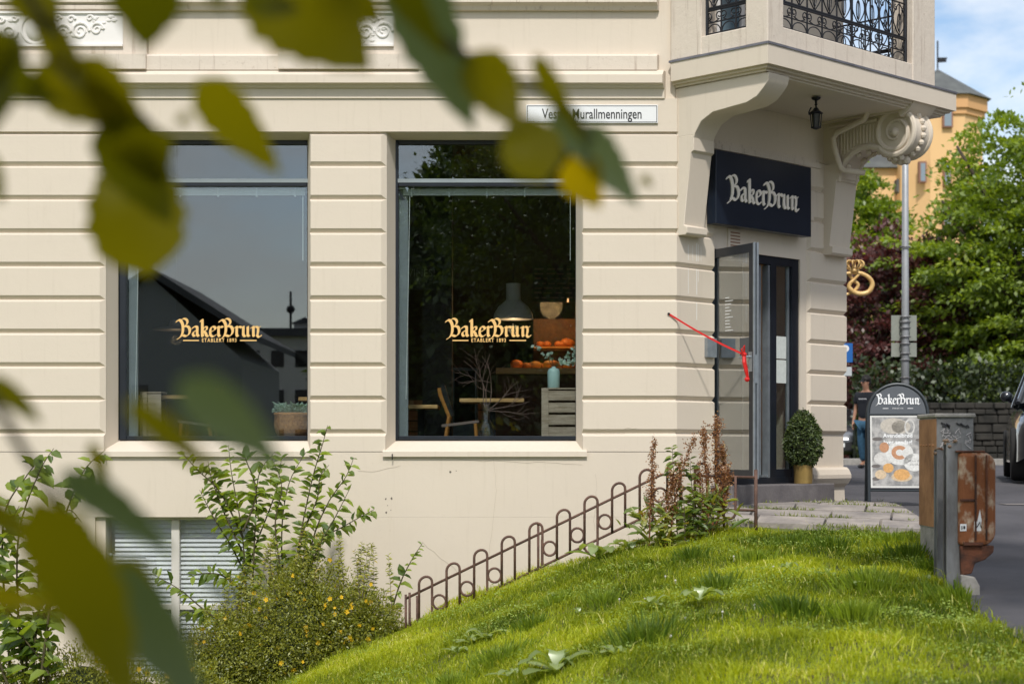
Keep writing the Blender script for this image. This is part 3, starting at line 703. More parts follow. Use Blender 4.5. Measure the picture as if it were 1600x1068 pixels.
mb.prism([C(ub - .03, n, z) for n, z in ((.0, 3.66), (1.02, 3.66), (1.06, 3.60), (1.16, 3.66), (1.22, 3.745), (0, 3.745))], C(wb + .06, 0, 0) - C(0, 0, 0))
mb.build('bracket', M['wall'], balc, smooth=40)
mb = MB(); mb.tube([P(1362, 156, 19.15), P(1358, 170, 19.2), P(1351, 186, 19.3), P(1330, 197, 19.45), P(1307, 208, 19.6), P(1302, 216, 19.6), P(1304, 232, 19.6), P(1313, 262, 19.6), P(1320, 267, 19.6), P(1352, 270, 19.55)], .032, 10)
mb.build('drain_pipe', M['wall'], house, smooth=True)
# hanging lantern
lc = Vector((xx(1275, 18.33), 18.33, zS0 - .085)); lan = thing('hanging_lantern', 'small black iron lantern hanging from the balcony ceiling above the shop sign', 'lantern', tuple(lc))
mb = MB(); mb.lathe([(.001, 0), (.05, 0), (.045, -.015), (.015, -.03), (.010, -.06), (.018, -.07), (.010, -.08), (.010, -.10), (.001, -.10)], lc, 12); mb.build('ceiling_rose', M['iron'], lan)
mb = MB(); c = lc + Vector((0, 0, -.10)); mb.lathe([(.001, 0), (.02, -.005), (.035, -.03), (.07, -.055), (.075, -.065), (.05, -.07), (.001, -.07)], c, 6)
for k in range(6):
    a = k * math.pi / 3; mb.tube([c + Vector((.06 * math.cos(a), .06 * math.sin(a), -.065)), c + Vector((.045 * math.cos(a), .045 * math.sin(a), -.21))], .006, 5)
mb.lathe([(.001, -.235), (.03, -.225), (.055, -.215), (.055, -.205), (.001, -.2)], c, 6); mb.tube([c + Vector((-.05, 0, .0)), c + Vector((-.075, 0, -.05)), c + Vector((-.07, 0, -.08))], .008, 5)
mb.build('cage', M['iron'], lan)
mb = MB(); mb.lathe([(.001, -.07), (.045, -.07), (.035, -.2), (.001, -.2)], c, 6); mb.build('lamp_glass', mat('dark_amber_glass', (.05, .05, .045), .15), lan)

# ------------------------------------------------------------------ lettering
GL = {
 'B': (.98, [([(-.30, 1.42), (-.14, 1.60), (.06, 1.50), (.20, 1.20), (.24, .80), (.20, .35), (.04, -.02), (-.20, -.22)], 1.0), ([(.02, 1.52), (.26, 1.72), (.50, 1.66), (.62, 1.42), (.54, 1.15), (.26, .96)], .8), ([(.26, .96), (.62, .98), (.80, .72), (.78, .32), (.54, .04), (.22, .14)], .95)]),
 'a': (.74, [([(.06, .78), (.22, .96), (.44, .92), (.47, .66), (.47, .20), (.60, .02)], .95), ([(.47, .58), (.20, .48), (.10, .26), (.22, .04), (.47, .20)], .8)]),
 'k': (.72, [([(.02, 1.45), (.14, 1.62), (.16, 1.2), (.16, .18), (.24, .02)], 1.0), ([(.16, .56), (.34, .90), (.54, .90), (.50, .62), (.22, .52)], .7), ([(.26, .52), (.46, .30), (.50, .12), (.66, .0)], .9)]),
 'e': (.64, [([(.58, .16), (.36, .0), (.14, .16), (.12, .60), (.24, .92), (.44, .94), (.54, .70), (.16, .44)], .85)]),
 'r': (.56, [([(.0, .84), (.14, .96), (.18, .80), (.18, .16), (.30, .02)], .95), ([(.20, .74), (.36, .96), (.54, .88)], .9)]),
 'u': (.86, [([(.02, .84), (.16, .96), (.18, .70), (.18, .20), (.34, .02), (.54, .18)], .95), ([(.54, .96), (.56, .70), (.56, .16), (.70, .02)], .95)]),
 'n': (.90, [([(.0, .84), (.14, .96), (.17, .78), (.17, .16), (.26, .02)], .95), ([(.18, .76), (.38, .96), (.58, .82)], .85), ([(.58, .82), (.56, .40), (.50, .12), (.66, -.06), (.82, .10)], .85), ([(.58, .82), (.74, .94)], .7)]),
}
def cat_rom(p, k=5):
    out = []; n = len(p)
    for i in range(n - 1):
        p0 = p[max(i - 1, 0)]; p1 = p[i]; p2 = p[i + 1]; p3 = p[min(i + 2, n - 1)]
        for j in range(k):
            t = j / k; out.append(tuple(.5 * (2 * b + (-a + c) * t + (2 * a - 5 * b + 4 * c - d) * t * t + (-a + 3 * b - 3 * c + d) * t ** 3) for a, b, c, d in zip(p0, p1, p2, p3)))
    out.append(p[-1]); return out
def logo(mb, o, xd, zd, nd, width, depth=.004, word='BakerBrun', hscale=1.0, nibw=.225):
    """broad-nib blackletter word, left end at o on the baseline, width wide"""
    o, xd, zd, nd = Vector(o), Vector(xd).normalized(), Vector(zd).normalized(), Vector(nd).normalized()
    tot = sum(GL[c][0] for c in word) + .28; s = width / tot; x = .30; k = 0; na = R(38)
    nx, nz = math.cos(na) * nibw / 2, math.sin(na) * nibw / 2; th = .05
    for c in word:
        for pts, wsc in GL[c][1]:
            q = cat_rom(pts)
            for i in range(len(q) - 1):
                (ax, az), (bx, bz) = q[i], q[i + 1]; dx, dz = bx - ax, bz - az; l_ = math.hypot(dx, dz) or 1; px, pz = -dz / l_ * th / 2, dx / l_ * th / 2
                # nib swept along the segment: a hexagon (nib plus a hair of thickness)
                raw = [(ax - nx * wsc - px, az - nz * wsc - pz), (ax + nx * wsc + px, az + nz * wsc + pz), (bx + nx * wsc + px, bz + nz * wsc + pz), (bx - nx * wsc - px, bz - nz * wsc - pz),
                       (ax + nx * wsc - px, az + nz * wsc - pz), (ax - nx * wsc + px, az - nz * wsc + pz), (bx + nx * wsc - px, bz + nz * wsc - pz), (bx - nx * wsc + px, bz - nz * wsc + pz)]
                h = hull(raw); k += 1
                e = depth + (k % 23) * .00004
                mb.prism([o + xd * ((x + a) * s) + zd * (b * s * hscale) for a, b in h], nd * e)
        x += GL[c][0]
def hull(p):
    p = sorted(set((round(a, 6), round(b, 6)) for a, b in p))
    def half(p):
        h = []
        for q in p:
            while len(h) > 1 and (h[-1][0] - h[-2][0]) * (q[1] - h[-2][1]) - (h[-1][1] - h[-2][1]) * (q[0] - h[-2][0]) <= 0: h.pop()
            h.append(q)
        return h
    a, b = half(p), half(p[::-1]); return a[:-1] + b[:-1]
def text(name, s, size, m, parent, o, xd, zd, sx=1., ext=.001, align='CENTER', bold=0, spacing=1.0):
    cu_ = bpy.data.curves.new(name, 'FONT'); cu_.body = s; cu_.size = size; cu_.align_x = align; cu_.align_y = 'BOTTOM_BASELINE' if False else 'CENTER'
    cu_.extrude = ext; cu_.offset = bold; cu_.space_character = spacing; cu_.resolution_u = 3
    t = bpy.data.objects.new(name, cu_); col.objects.link(t)
    dg = bpy.context.evaluated_depsgraph_get(); me = bpy.data.meshes.new_from_object(t.evaluated_get(dg))
    bpy.data.objects.remove(t)
    me.name = name; ob = bpy.data.objects.new(name, me); col.objects.link(ob); me.materials.clear(); me.materials.append(m)
    xd, zd = Vector(xd).normalized(), Vector(zd).normalized(); nd = xd.cross(zd)
    of = Vector(ORG.get(parent.name, (0, 0, 0))) if parent else Vector((0, 0, 0))
    Mx = Matrix(((xd.x * sx, zd.x, nd.x, o[0] - of.x), (xd.y * sx, zd.y, nd.y, o[1] - of.y), (xd.z * sx, zd.z, nd.z, o[2] - of.z), (0, 0, 0, 1)))
    me.transform(Mx)
    if parent: ob.parent = parent
    return ob
# gold lettering on the two shop window panes
for fr, pl_, pr_ in ((wf1, 276, 409), (wf2, 697, 830)):
    pane = [c for c in fr.children if c.name.startswith('pane')][0]
    Yp = 18.2895; mb = MB(); x0 = xx(pl_, Yp); wd = xx(pr_, Yp) - x0
    logo(mb, (x0, Yp, zz(525.5, Yp)), (1, 0, 0), (0, 0, 1), (0, -1, 0), wd, .0012, hscale=.88)
    zl = zz(531.5, Yp)
    for a, b in ((pl_ + 10, pl_ + 35), (pr_ - 34, pr_ - 8)): mb.box(xx(a, Yp), xx(b, Yp), Yp - .001, Yp, zl - .007, zl + .005)
    mb.build('gold_lettering', M['gold'], pane)
    text('small_lettering', 'ETABLERT 1893', .055, M['gold'], pane, (x0 + wd * .50, Yp - .001, zl), (1, 0, 0), (0, 0, 1), .80, .0004, bold=.001, spacing=1.25)
# shop sign above the door
sg = thing('shop_sign', 'navy box sign with cream blackletter lettering above the bakery door', 'sign', tuple(C(1.3, .1, 2.72)))
mb = MB(); cpan(mb, .455, 2.14, .05, .17, 2.335, 3.10); o = mb.build('sign_box', M['signnavy'], sg, bevel=.004)
mb = MB(); ud = C(1, 0, 0) - C(0, 0, 0); nd = C(0, 1, 0) - C(0, 0, 0)
logo(mb, C(.63, .171, 2.60), ud, (0, 0, 1), nd, 1.27, .012, hscale=.86); mb.build('sign_lettering', M['signface'], sg)
# street name plate
Yp = 17.955; x0, x1 = xx(822, Yp), xx(1028, Yp); z0, z1 = zz(193, Yp), zz(164, Yp)
sp = thing('street_name_plate', 'white street name plate with black lettering on the wall right of the second window', 'street sign', ((x0 + x1) / 2, Yp, (z0 + z1) / 2))
mb = MB(); mb.bbox(x0, x1, Yp - .012, Yp + .012, z0, z1, .004); mb.build('plate', M['white'], sp)
mb = MB(); b_ = .010; t_ = .006; yy = (Yp - .0135, Yp - .0115)
mb.box(x0 + b_, x1 - b_, *yy, z1 - b_ - t_, z1 - b_); mb.box(x0 + b_, x1 - b_, *yy, z0 + b_, z0 + b_ + t_); mb.box(x0 + b_, x0 + b_ + t_, *yy, z0 + b_ + t_, z1 - b_ - t_); mb.box(x1 - b_ - t_, x1 - b_, *yy, z0 + b_ + t_, z1 - b_ - t_)
mb.build('border', M['black'], sp)
text('plate_lettering', 'Vestre Murallmenningen', .145, M['black'], sp, ((x0 + x1) / 2, Yp - .0135, (z0 + z1) / 2 - .004), (1, 0, 0), (0, 0, 1), .715, .001, bold=.0012)
# pretzel sign with crown on the side street front
pc = Vector((BX + .95, 24.5, zz(441, 24.5)))
pz = thing('pretzel_sign', 'golden pretzel hanging sign topped with a crown, sticking out from the corner of the house', 'sign', tuple(pc))
k = 24.5 / F; mb = MB()
pts = [(1300, 463), (1318, 462), (1331, 459), (1338, 453), (1342, 446), (1337, 440), (1331, 434), (1327, 428), (1322, 425), (1310, 424)]
ring = [(1322, 427), (1333, 426), (1346, 427), (1358, 434), (1363, 444), (1358, 455), (1346, 459), (1334, 456), (1327, 449), (1328, 443), (1333, 438), (1340, 431), (1343, 427)]
mb.tube([P(a, b, 24.5 - .02) for a, b in cat_rom(ring)], [.020 + .016 * math.sin(math.pi * min(1, i / 55)) for i in range(len(cat_rom(ring)))], 10)
ring2 = [(1322, 426), (1312, 428), (1302, 436), (1299, 446), (1304, 457), (1315, 461), (1328, 458), (1337, 452), (1341, 445), (1337, 440), (1331, 434), (1326, 427)]
mb.tube([P(a, b, 24.5 + .02) for a, b in cat_rom(ring2)], .024, 10)
mb.build('pretzel', M['golds'], pz, smooth=True)
mb = MB(); cc = P(1334, 424, 24.5)
mb.lathe([(.06, -.02), (.075, .0), (.078, .025), (.07, .03), (.06, .028)], cc, 20)
for a in np.linspace(0, math.pi, 6)[:-1]:
    dx, dy = math.cos(a), math.sin(a)
    c = [(.08, .035), (.14, .087), (.134, .134), (.07, .149), (.0, .134), (-.07, .149), (-.134, .134), (-.14, .087), (-.08, .035)]
    mb.tube([cc + Vector((r * dx, r * dy, z)) for r, z in cat_rom(c, 3)], .012, 6)
mb.ball(cc + Vector((0, 0, .145)), .018, 8); mb.build('crown', M['golds'], pz, smooth=True)
mb = MB(); mb.tube([(BX - .02, 24.5, pc.z - .14), (BX + .75, 24.5, pc.z - .15)], .015, 6); mb.tube([(BX - .02, 24.5, pc.z + .1), (BX + .75, 24.5, pc.z + .11)], .012, 6); mb.build('bracket', M['iron'], pz)

# ------------------------------------------------------------------ inside the bakery
zfl = -.36
room = [(-9, 18.43), (1.49, 18.43), (BX - .46, 20.30), (BX - .46, 25.5), (-9, 25.5)]
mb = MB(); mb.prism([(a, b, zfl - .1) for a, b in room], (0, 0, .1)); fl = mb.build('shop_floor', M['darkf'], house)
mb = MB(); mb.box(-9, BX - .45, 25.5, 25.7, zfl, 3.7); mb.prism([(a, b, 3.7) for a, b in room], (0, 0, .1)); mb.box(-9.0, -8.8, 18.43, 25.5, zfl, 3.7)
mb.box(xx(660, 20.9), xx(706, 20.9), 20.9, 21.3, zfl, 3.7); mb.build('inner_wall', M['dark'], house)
for pa, pb, Y, zt, z_, nm, gg in ((718, 819, 19.75, 622, 630, 'table beside the glass vase in the right window', 0), (628, 684, 19.8, 632, 641, 'table at the left edge of the right window', 1), (196, 296, 19.7, 617, 626, 'table behind the slatted crate in the left window', 2), (466, 520, 19.7, 620, 629, 'table at the right edge of the left window', 3)):
    x0, x1 = xx(pa, Y), xx(pb, Y); z = zz(zt, Y)
    t = thing('cafe_table', 'light wooden cafe ' + nm, 'table', ((x0 + x1) / 2, Y + .3, zfl), group='cafe tables inside')
    mb = MB(); mb.bbox(x0, x1, Y, Y + .62, z - .045, z, .006); mb.build('tabletop', M['wood'], t)
    mb = MB(); c = (x0 + x1) / 2; mb.box(c - .04, c + .04, Y + .27, Y + .35, zfl + .03, z - .045); mb.box(c - .25, c + .25, Y + .06, Y + .56, zfl, zfl + .03); mb.build('pedestal', M['iron'], t)
def chair(px, Y, flip, label):
    x = xx(px, Y); t = thing('cafe_chair', label, 'chair', (x, Y, zfl), group='cafe chairs inside')
    f = -1 if flip else 1; s0 = zz(664, Y)
    mb = MB(); mb.prism([(x, Y, s0 - .02), (x + f * .42, Y, s0 + .03), (x + f * .42, Y, s0 + .06), (x, Y, s0 + .01)], (0, .42, 0)); mb.build('seat', mat('seat_pad', (.22, .17, .15), .7), t)
    mb = MB(); mb.tube([(x - f * .03, Y + .02, s0 + .42), (x - f * .02, Y + .02, s0 + .35), (x + f * .08, Y + .02, s0 + .1), (x + f * .05, Y + .02, s0 - .1), (x - f * .02, Y, zfl)], .022, 6)
    mb.tube([(x - f * .03, Y + .40, s0 + .42), (x + f * .08, Y + .40, s0 + .1), (x + f * .05, Y + .40, s0 - .1), (x - f * .02, Y + .4, zfl)], .022, 6)
    for dy in (0, .40): mb.tube([(x + f * .38, Y + dy, s0 + .02), (x + f * .42, Y + dy, zfl)], .02, 6)
    mb.build('chair_frame', M['wooda'], t)
    mb = MB(); mb.prism([(x - f * .02, Y + .04, s0 + .45), (x + f * .03, Y + .04, s0 + .46), (x + f * .13, Y + .04, s0 + .12), (x + f * .08, Y + .04, s0 + .10)], (0, .34, 0)); mb.build('backrest', M['blk'], t)
chair(690, 19.8, False, 'wooden chair with black leather back in the right window'); chair(335, 19.9, True, 'wooden chair with pale seat in the left window')
def crate(px0, px1, pt, pb, Y, label, slats=5):
    x0, x1, z1, z0 = xx(px0, Y), xx(px1, Y), zz(pt, Y), zz(pb, Y); t = thing('wooden_crate', label, 'crate', ((x0 + x1) / 2, Y, z0), group='wooden crates in the windows')
    mb = MB(); h = (z1 - z0) / slats; p = min(.075, (x1 - x0) * .42)
    for k in range(slats): mb.bbox(x0 + p * .9, x1, Y + .004, Y + .02, z0 + k * h + .012, z0 + (k + 1) * h - .012, .003); mb.bbox(x0 + .01, x0 + .03, Y + .02, Y + .30, z0 + k * h + .012, z0 + (k + 1) * h - .012, .003)
    mb.build('slat_panel', M['crate'], t)
    mb = MB(); mb.bbox(x0, x0 + p, Y - .016, Y + .003, z0, z1, .003)
    if px1 < 300: mb.bbox(x0 + p * 1.12, x1, Y - .016, Y + .003, z0, z1 - .01, .003)
    mb.build('corner_board', M['crate'], t)
    mb = MB(); mb.bbox(x0, x1, Y - .01, Y + .32, z1, z1 + .015, .003); mb.build('top_board', M['crate'], t)
crate(846, 912, 608, 684, 18.62, 'grey slatted wooden crate under the pale teal vase in the right window', 4); crate(219, 252, 614, 684, 18.6, 'pale slatted wooden crate with two uprights in the left window', 6)
# ledge inside the windows
mb = MB(); mb.box(W1[0], W1[1], 18.43, 19.0, zz(684, 18.5) - .08, zz(684, 18.5)); mb.box(W2[0], W2[1], 18.43, 19.0, zz(684, 18.5) - .08, zz(684, 18.5)); mb.build('window_ledge', mat('ledge', (.05, .05, .055), .5), house)
mb = MB(); z = zfl
while z < zz(628, 24.8):
    mb.bbox(xx(560, 24.8), xx(905, 24.8), 24.80, 24.84, z + .008, z + .14, .004); z += .15
mb.build('board_panelling', mat('brown_boards', (.26, .14, .08), .7, c2=(.16, .08, .04), vscale=5, stretch=(1, 1, 6)), house)
fg = thing('drinks_fridge', 'dark glass fronted fridge standing behind the tables in the right window', 'fridge', (xx(726, 22.5), 22.5, zfl))
mb = MB(); mb.bbox(xx(706, 22.5), xx(746, 22.5), 22.5, 23.0, zfl, zz(574, 22.5), .01); mb.build('body', mat('fridge_body', (.05, .075, .085), .4), fg)
mb = MB(); mb.box(xx(710, 22.5), xx(742, 22.5), 22.495, 22.499, zz(660, 22.5), zz(579, 22.5)); mb.build('glass_door', M['cglass'], fg)
# teal vase with eucalyptus
Y = 18.74; c = P(865, 606.8, Y); t = thing('teal_vase', 'pale teal ceramic vase with eucalyptus on the wooden crate in the right window', 'vase', tuple(c))
mb = MB(); mb.lathe([(.001, 0), (.055, 0), (.064, .015), (.066, .18), (.055, .21), (.025, .22), (.02, .235), (.012, .235), (.012, .2)], c, 20); mb.build('vase_body', M['teal'], t, smooth=True)
mb = MB()
Lp, Ld = [], []
for k in range(8):
    a = random.uniform(-.4, 2.4) if k else 3.0; el = random.uniform(.3, 1.2); d = Vector((math.cos(a) * math.cos(el), -abs(math.sin(a)) * .3, math.sin(el)))
    pts = [c + Vector((0, 0, .22)) + d * s * .42 + Vector((0, 0, -.12 * s * s)) for s in np.linspace(0, 1, 7)]; mb.tube(pts, .003, 4)
    for p in pts[2:]:
        for q in (0, 1): Lp.append(p); Ld.append(Vector((random.uniform(-1, 1), random.uniform(-1, 1), random.uniform(-.5, .6))))
mb.build('twig', M['stem'], t); n = len(Lp)
LM_euc = leafmat('eucalyptus_leaf', (.28, .40, .36), (.42, .55, .48), .2)
leaves('eucalyptus_foliage', LM_euc, t, np.array(Lp), np.array(Ld), np.tile([.2, -1, .3], (n, 1)), rng.uniform(.035, .055, n), rng.uniform(.03, .045, n), rng.random(n))
# clear glass vase with bare branches
Y = 18.66; c = P(759, 682.5, Y); t = thing('glass_vase', 'clear glass vase holding bare twisted branches in the right window', 'vase', tuple(c))
mb = MB(); mb.lathe([(.07, 0), (.085, .02), (.09, .11), (.06, .165), (.045, .19), (.045, .34), (.06, .36), (.056, .36), (.04, .335), (.04, .19), (.055, .165), (.083, .11), (.08, .02)], c, 20); mb.build('vase_body', glassmat('vase_glass', .06, (.95, .97, .97)), t, smooth=True)
mb = MB()
def twig(p, d, L_, r, dep):
    pts = [p]; 
    for i in range(6):
        d = (d + Vector((random.uniform(-.35, .35), random.uniform(-.15, .15), random.uniform(-.25, .3)))).normalized(); pts.append(pts[-1] + d * L_ / 6)
    mb.tube(pts, [r * (1 - .1 * i) for i in range(7)], 5)
    if dep:
        for k in range(2 if dep == 2 else 3): twig(pts[2 + k % 4], (d + Vector((random.uniform(-.9, .9), random.uniform(-.2, .2), random.uniform(-.5, .5)))).normalized(), L_ * .6, r * .6, dep - 1)
for d in ((.05, 0, 1), (.35, 0, .9), (.8, 0, .45), (.9, 0, .15), (.75, -.05, -.25), (-.1, 0, 1)): twig(c + Vector((0, 0, .28)), Vector(d).normalized(), .62 if d[2] > .5 else .48, .0055, 2)
mb.build('bare_branch', mat('bare_twig', (.20, .13, .11), .8), t)
# wicker basket with plant
Y = 18.7; c = P(458, 681, Y); t = thing('wicker_basket', 'wicker basket with a grey green plant in the left window', 'basket', tuple(c))
mb = MB(); mb.lathe([(.001, 0), (.16, 0), (.19, .04), (.205, .12), (.20, .22), (.21, .235), (.20, .25), (.185, .24), (.18, .1)], c, 28); mb.build('basket', M['wicker'], t, smooth=True)
n = 500; a = rng.uniform(0, 6.28, n); r_ = np.sqrt(rng.random(n)) * .19
Pb = np.stack([c.x + r_ * np.cos(a), c.y + r_ * np.sin(a), c.z + .24 + rng.random(n) * .10], 1); D = np.stack([np.cos(a), np.sin(a), rng.uniform(-.2, 1.2, n)], 1)
leaves('plant', LM_euc, t, Pb, D, np.tile([.1, -.5, 1], (n, 1)), rng.uniform(.03, .055, n), rng.uniform(.012, .02, n), rng.random(n) * .5)
# pendant lamps
def pendant(px, pt, pb, Y, rw, label, m, cone=False):
    c = P(px, pb, Y); h = zz(pt, Y) - c.z; t = thing('pendant_lamp', label, 'lamp', (c.x, c.y, 3.7), group='pendant lamps inside')
    mb = MB()
    pr = [(rw, 0), (rw * .95, h * .15), (rw * .75, h * .35), (rw * .42, h * .5), (rw * .36, h * .55), (rw * .36, h), (.02, h * 1.02)] if not cone else [(rw, 0), (rw * .98, .01), (rw * .3, h * .35), (rw * .25, h), (.02, h)]
    mb.lathe(pr + [(pr[-1][0] * .5, pr[-1][1] - .01)] + [(a * .96, b - .006) for a, b in pr[::-1][1:]], c, 28); mb.build('lamp_shade', m, t, smooth=40)
    mb = MB(); mb.tube([c + Vector((0, 0, h)), (c.x, c.y, 3.7)], .006, 5); mb.build('cable', M['iron'], t)
    mb = MB(); mb.ball(c + Vector((0, 0, h * .3)), .04, 10); mb.build('bulb', mat('added_glow_bulb', (1, .62, .28), .3, emis=.3), t)  # faint glow added to the bulb of an unlit lamp
    ll = bpy.data.lights.new('pendant_fill_light', 'POINT'); ll.energy = .6 if cone else 4; ll.color = (1, .66, .36); ll.shadow_soft_size = .06; q_ = bpy.data.objects.new('pendant_fill_light', ll); col.objects.link(q_); q_.parent = t; q_.location = (0, 0, c.z - .12 - 3.7)  # added fill light below the shade; the lamp itself is unlit
pendant(802, 443, 498, 20.5, .235, 'grey dome pendant lamp above the tables in the right window', mat('lamp_grey', (.42, .40, .37), .5))
pendant(275, 500, 515, 20.2, .27, 'flat pale cone pendant lamp in the left window', mat('lamp_pale', (.16, .15, .14), .5), True)
# counter with baked goods, shelf and menu boards
Y = 23.0
ct = thing('bakery_counter', 'dark counter with a wooden top and warm lit display at the back of the shop', 'counter', (xx(860, Y), Y, zfl))
mb = MB(); mb.box(xx(775, Y), xx(1000, Y), Y, Y + .6, zfl, zz(584, Y)); mb.build('counter_body', mat('counter_boards', (.10, .045, .02), .6, var=.4, vscale=3, stretch=(1, 1, 8)), ct)
mb = MB(); mb.box(xx(775, Y), xx(1000, Y), Y - .1, Y + .6, zz(584, Y), zz(575, Y)); mb.build('counter_top', M['wood'], ct)
mb = MB(); mb.box(xx(835, Y), xx(1000, Y), Y + .9, Y + .92, zz(575, Y), zz(490, Y)); mb.build('back_panel', mat('amber_panel', (.20, .08, .025), .6, c2=(.05, .02, .01), vscale=2.5), ct)
mb = MB(); mb.box(xx(835, Y), xx(1000, Y), Y + .55, Y + .85, zz(540, Y), zz(537, Y)); mb.build('shelf', M['wooda'], ct)
gm = [mat('baked_orange', (.55, .17, .04), .5), mat('baked_brown', (.35, .13, .04), .6), mat('baked_gold', (.6, .3, .08), .5)]
for k in range(26):
    x = xx(random.uniform(805, 905), Y); up = k % 3 == 0 and x > xx(840, Y)
    z = zz(537 if up else 575, Y); q = thing if 0 else None
    mb = MB(); r_ = random.uniform(.045, .075); mb.ball((x, Y + (.7 if up else random.uniform(.1, .5)), z + r_ * .8), r_, 10, (1.2, 1, .85))
    o = mb.build('bun', gm[k % 3], None, smooth=True); tag(o, 'orange or brown bun on the lit counter at the back of the right window', 'bun', 'buns on the counter')
la = bpy.data.lights.new('display_lamp_light', 'POINT'); la.energy = 22; la.color = (1, .55, .22); la.shadow_soft_size = .15
lo = bpy.data.objects.new('display_lamp_light', la); col.objects.link(lo); lo.parent = ct; lo.location = Vector((xx(862, Y), Y + .15, zz(478, Y))) - Vector(ORG[ct.name])
mb = MB(); mb.box(xx(840, Y), xx(990, Y), Y + .1, Y + .2, zz(484, Y) + .12, zz(484, Y) + .16); mb.build('lamp_bar', mat('lit_strip', (1, .6, .28), .5, emis=1.0), ct)
mbd = thing('menu_board', 'dark menu board with rows of faint writing above the counter', 'board', (xx(868, 22.6), 22.6, zz(470, 22.6)))
mb = MB(); mb.box(xx(832, 22.6), xx(886, 22.6), 22.6, 22.63, zz(472, 22.6), zz(414, 22.6)); mb.box(xx(889, 22.6), xx(930, 22.6), 22.6, 22.63, zz(472, 22.6), zz(414, 22.6)); mb.build('board', mat('blackboard', (.02, .016, .015), .7), mbd)
mb = MB()
for r_ in range(7):
    z = zz(420 + r_ * 7.4, 22.6); x = xx(835, 22.6)
    while x < xx(925, 22.6):
        l_ = random.uniform(.03, .12); mb.box(x, x + l_, 22.596, 22.599, z - .012, z + random.uniform(.0, .012)); x += l_ + random.uniform(.02, .05)
mb.build('writing', mat('chalk_writing', (.16, .10, .08), .9), mbd)
bd2 = thing('wall_blackboard', 'blackboard with chalk writing on the left side of the right window', 'board', (xx(655, 20.8), 20.8, zz(450, 20.8)))
mb = MB(); mb.box(xx(632, 20.8), xx(678, 20.8), 20.80, 20.83, zz(452, 20.8), zz(352, 20.8)); mb.build('board', mat('blackboard2', (.012, .012, .012), .6), bd2)
text('writing', 'WINES!', .13, mat('chalk', (.14, .14, .13), .9), bd2, (xx(655, 20.8), 20.796, zz(427, 20.8)), (1, 0, 0), (0, 0, 1), .9, .001)

# ------------------------------------------------------------------ street furniture
def Tz(x, y): return float(T(x, y))
# red ribbon from the wall to the door handle
ra = C(.0, .0, 0); ra = Vector((xx(1045, 17.95), 17.955, zz(490, 17.95))); rb = hp + ld * (lw - .07) + ln * .10 + Vector((0, 0, .95))
rt = thing('red_ribbon', 'red ribbon holding the open glass door back to a wall hook', 'ribbon', tuple(ra))
mb = MB(); dv = rb - ra; seg = []
for i in range(15): p = ra + dv * (i / 14); p = p + Vector((0, 0, -.02 * math.sin(math.pi * i / 14))); seg.append(p)
for i in range(14):
    tw = Vector((0, 0, .011)); tw2 = Vector((0, 0, .011)); mb.prism([seg[i] - tw, seg[i] + tw, seg[i + 1] + tw2, seg[i + 1] - tw2], (0, .003, 0))
mb.build('band', M['red'], rt)
mb = MB(); mb.ball(ra, .014, 8); mb.tube([ra, ra + Vector((-.012, .02, .0))], .006, 6); mb.build('hook', M['iron'], rt)
mb = MB(); mb.tube([rb, rb + Vector((.0, -.02, -.08)), rb + Vector((.02, -.02, -.17)), rb + Vector((.035, -.015, -.24))], [.018, .022, .02, .014], 6); mb.ball(rb, .03, 8); mb.tube([rb + Vector((-.01, -.02, 0)), rb + Vector((-.03, -.03, .05)), rb + Vector((0, -.03, .09)), rb], .009, 6); mb.ball(rb + Vector((.03, -.01, -.25)), .028, 8); mb.build('knot', M['red'], rt)
# potted box tree
bc = C(2.10, .27, 0); bc = C(1.99, .17, zs1); pt = thing('potted_box_tree', 'egg shaped clipped box tree in a round brass pot beside the door', 'potted plant', tuple(bc))
mb = MB(); mb.lathe([(.001, 0), (.095, 0), (.10, .004), (.104, .19), (.107, .205), (.10, .207), (.096, .19), (.001, .185)], bc, 32); mb.build('pot', M['brass'], pt, smooth=40)
n = 4200; th = np.arccos(rng.uniform(-1, 1, n)); ph = rng.uniform(0, 6.283, n); rr = .80 + .22 * rng.random(n) ** .6
ez = np.cos(th); wx = .195 * (1 - .22 * ez); Dn = np.stack([np.sin(th) * np.cos(ph), np.sin(th) * np.sin(ph), ez], 1)
lump = 1 + .05 * np.sin(ph * 5 + ez * 9) + .04 * np.sin(ph * 9 - ez * 14)
Pl = np.stack([bc.x + Dn[:, 0] * wx * rr * lump, bc.y + Dn[:, 1] * wx * rr * lump, bc.z + .485 + ez * .305 * rr * lump], 1)
LM_box = leafmat('box_leaf', (.028, .050, .014), (.14, .19, .05), .25, .5, glossy=.04)
leaves('clipped_foliage', LM_box, pt, Pl, Dn + rng.normal(0, .8, (n, 3)), Dn + rng.normal(0, .3, (n, 3)), rng.uniform(.022, .038, n), rng.uniform(.014, .022, n), rng.random(n) ** 1.6)
mb = MB(); mb.ball(bc + Vector((0, 0, .485)), .15, 14, (1, 1, 1.6)); mb.tube([bc + Vector((0, 0, .15)), bc + Vector((0, 0, .5))], .02, 6); mb.build('stem', mat('inner_twigs', (.02, .022, .012), 1), pt)
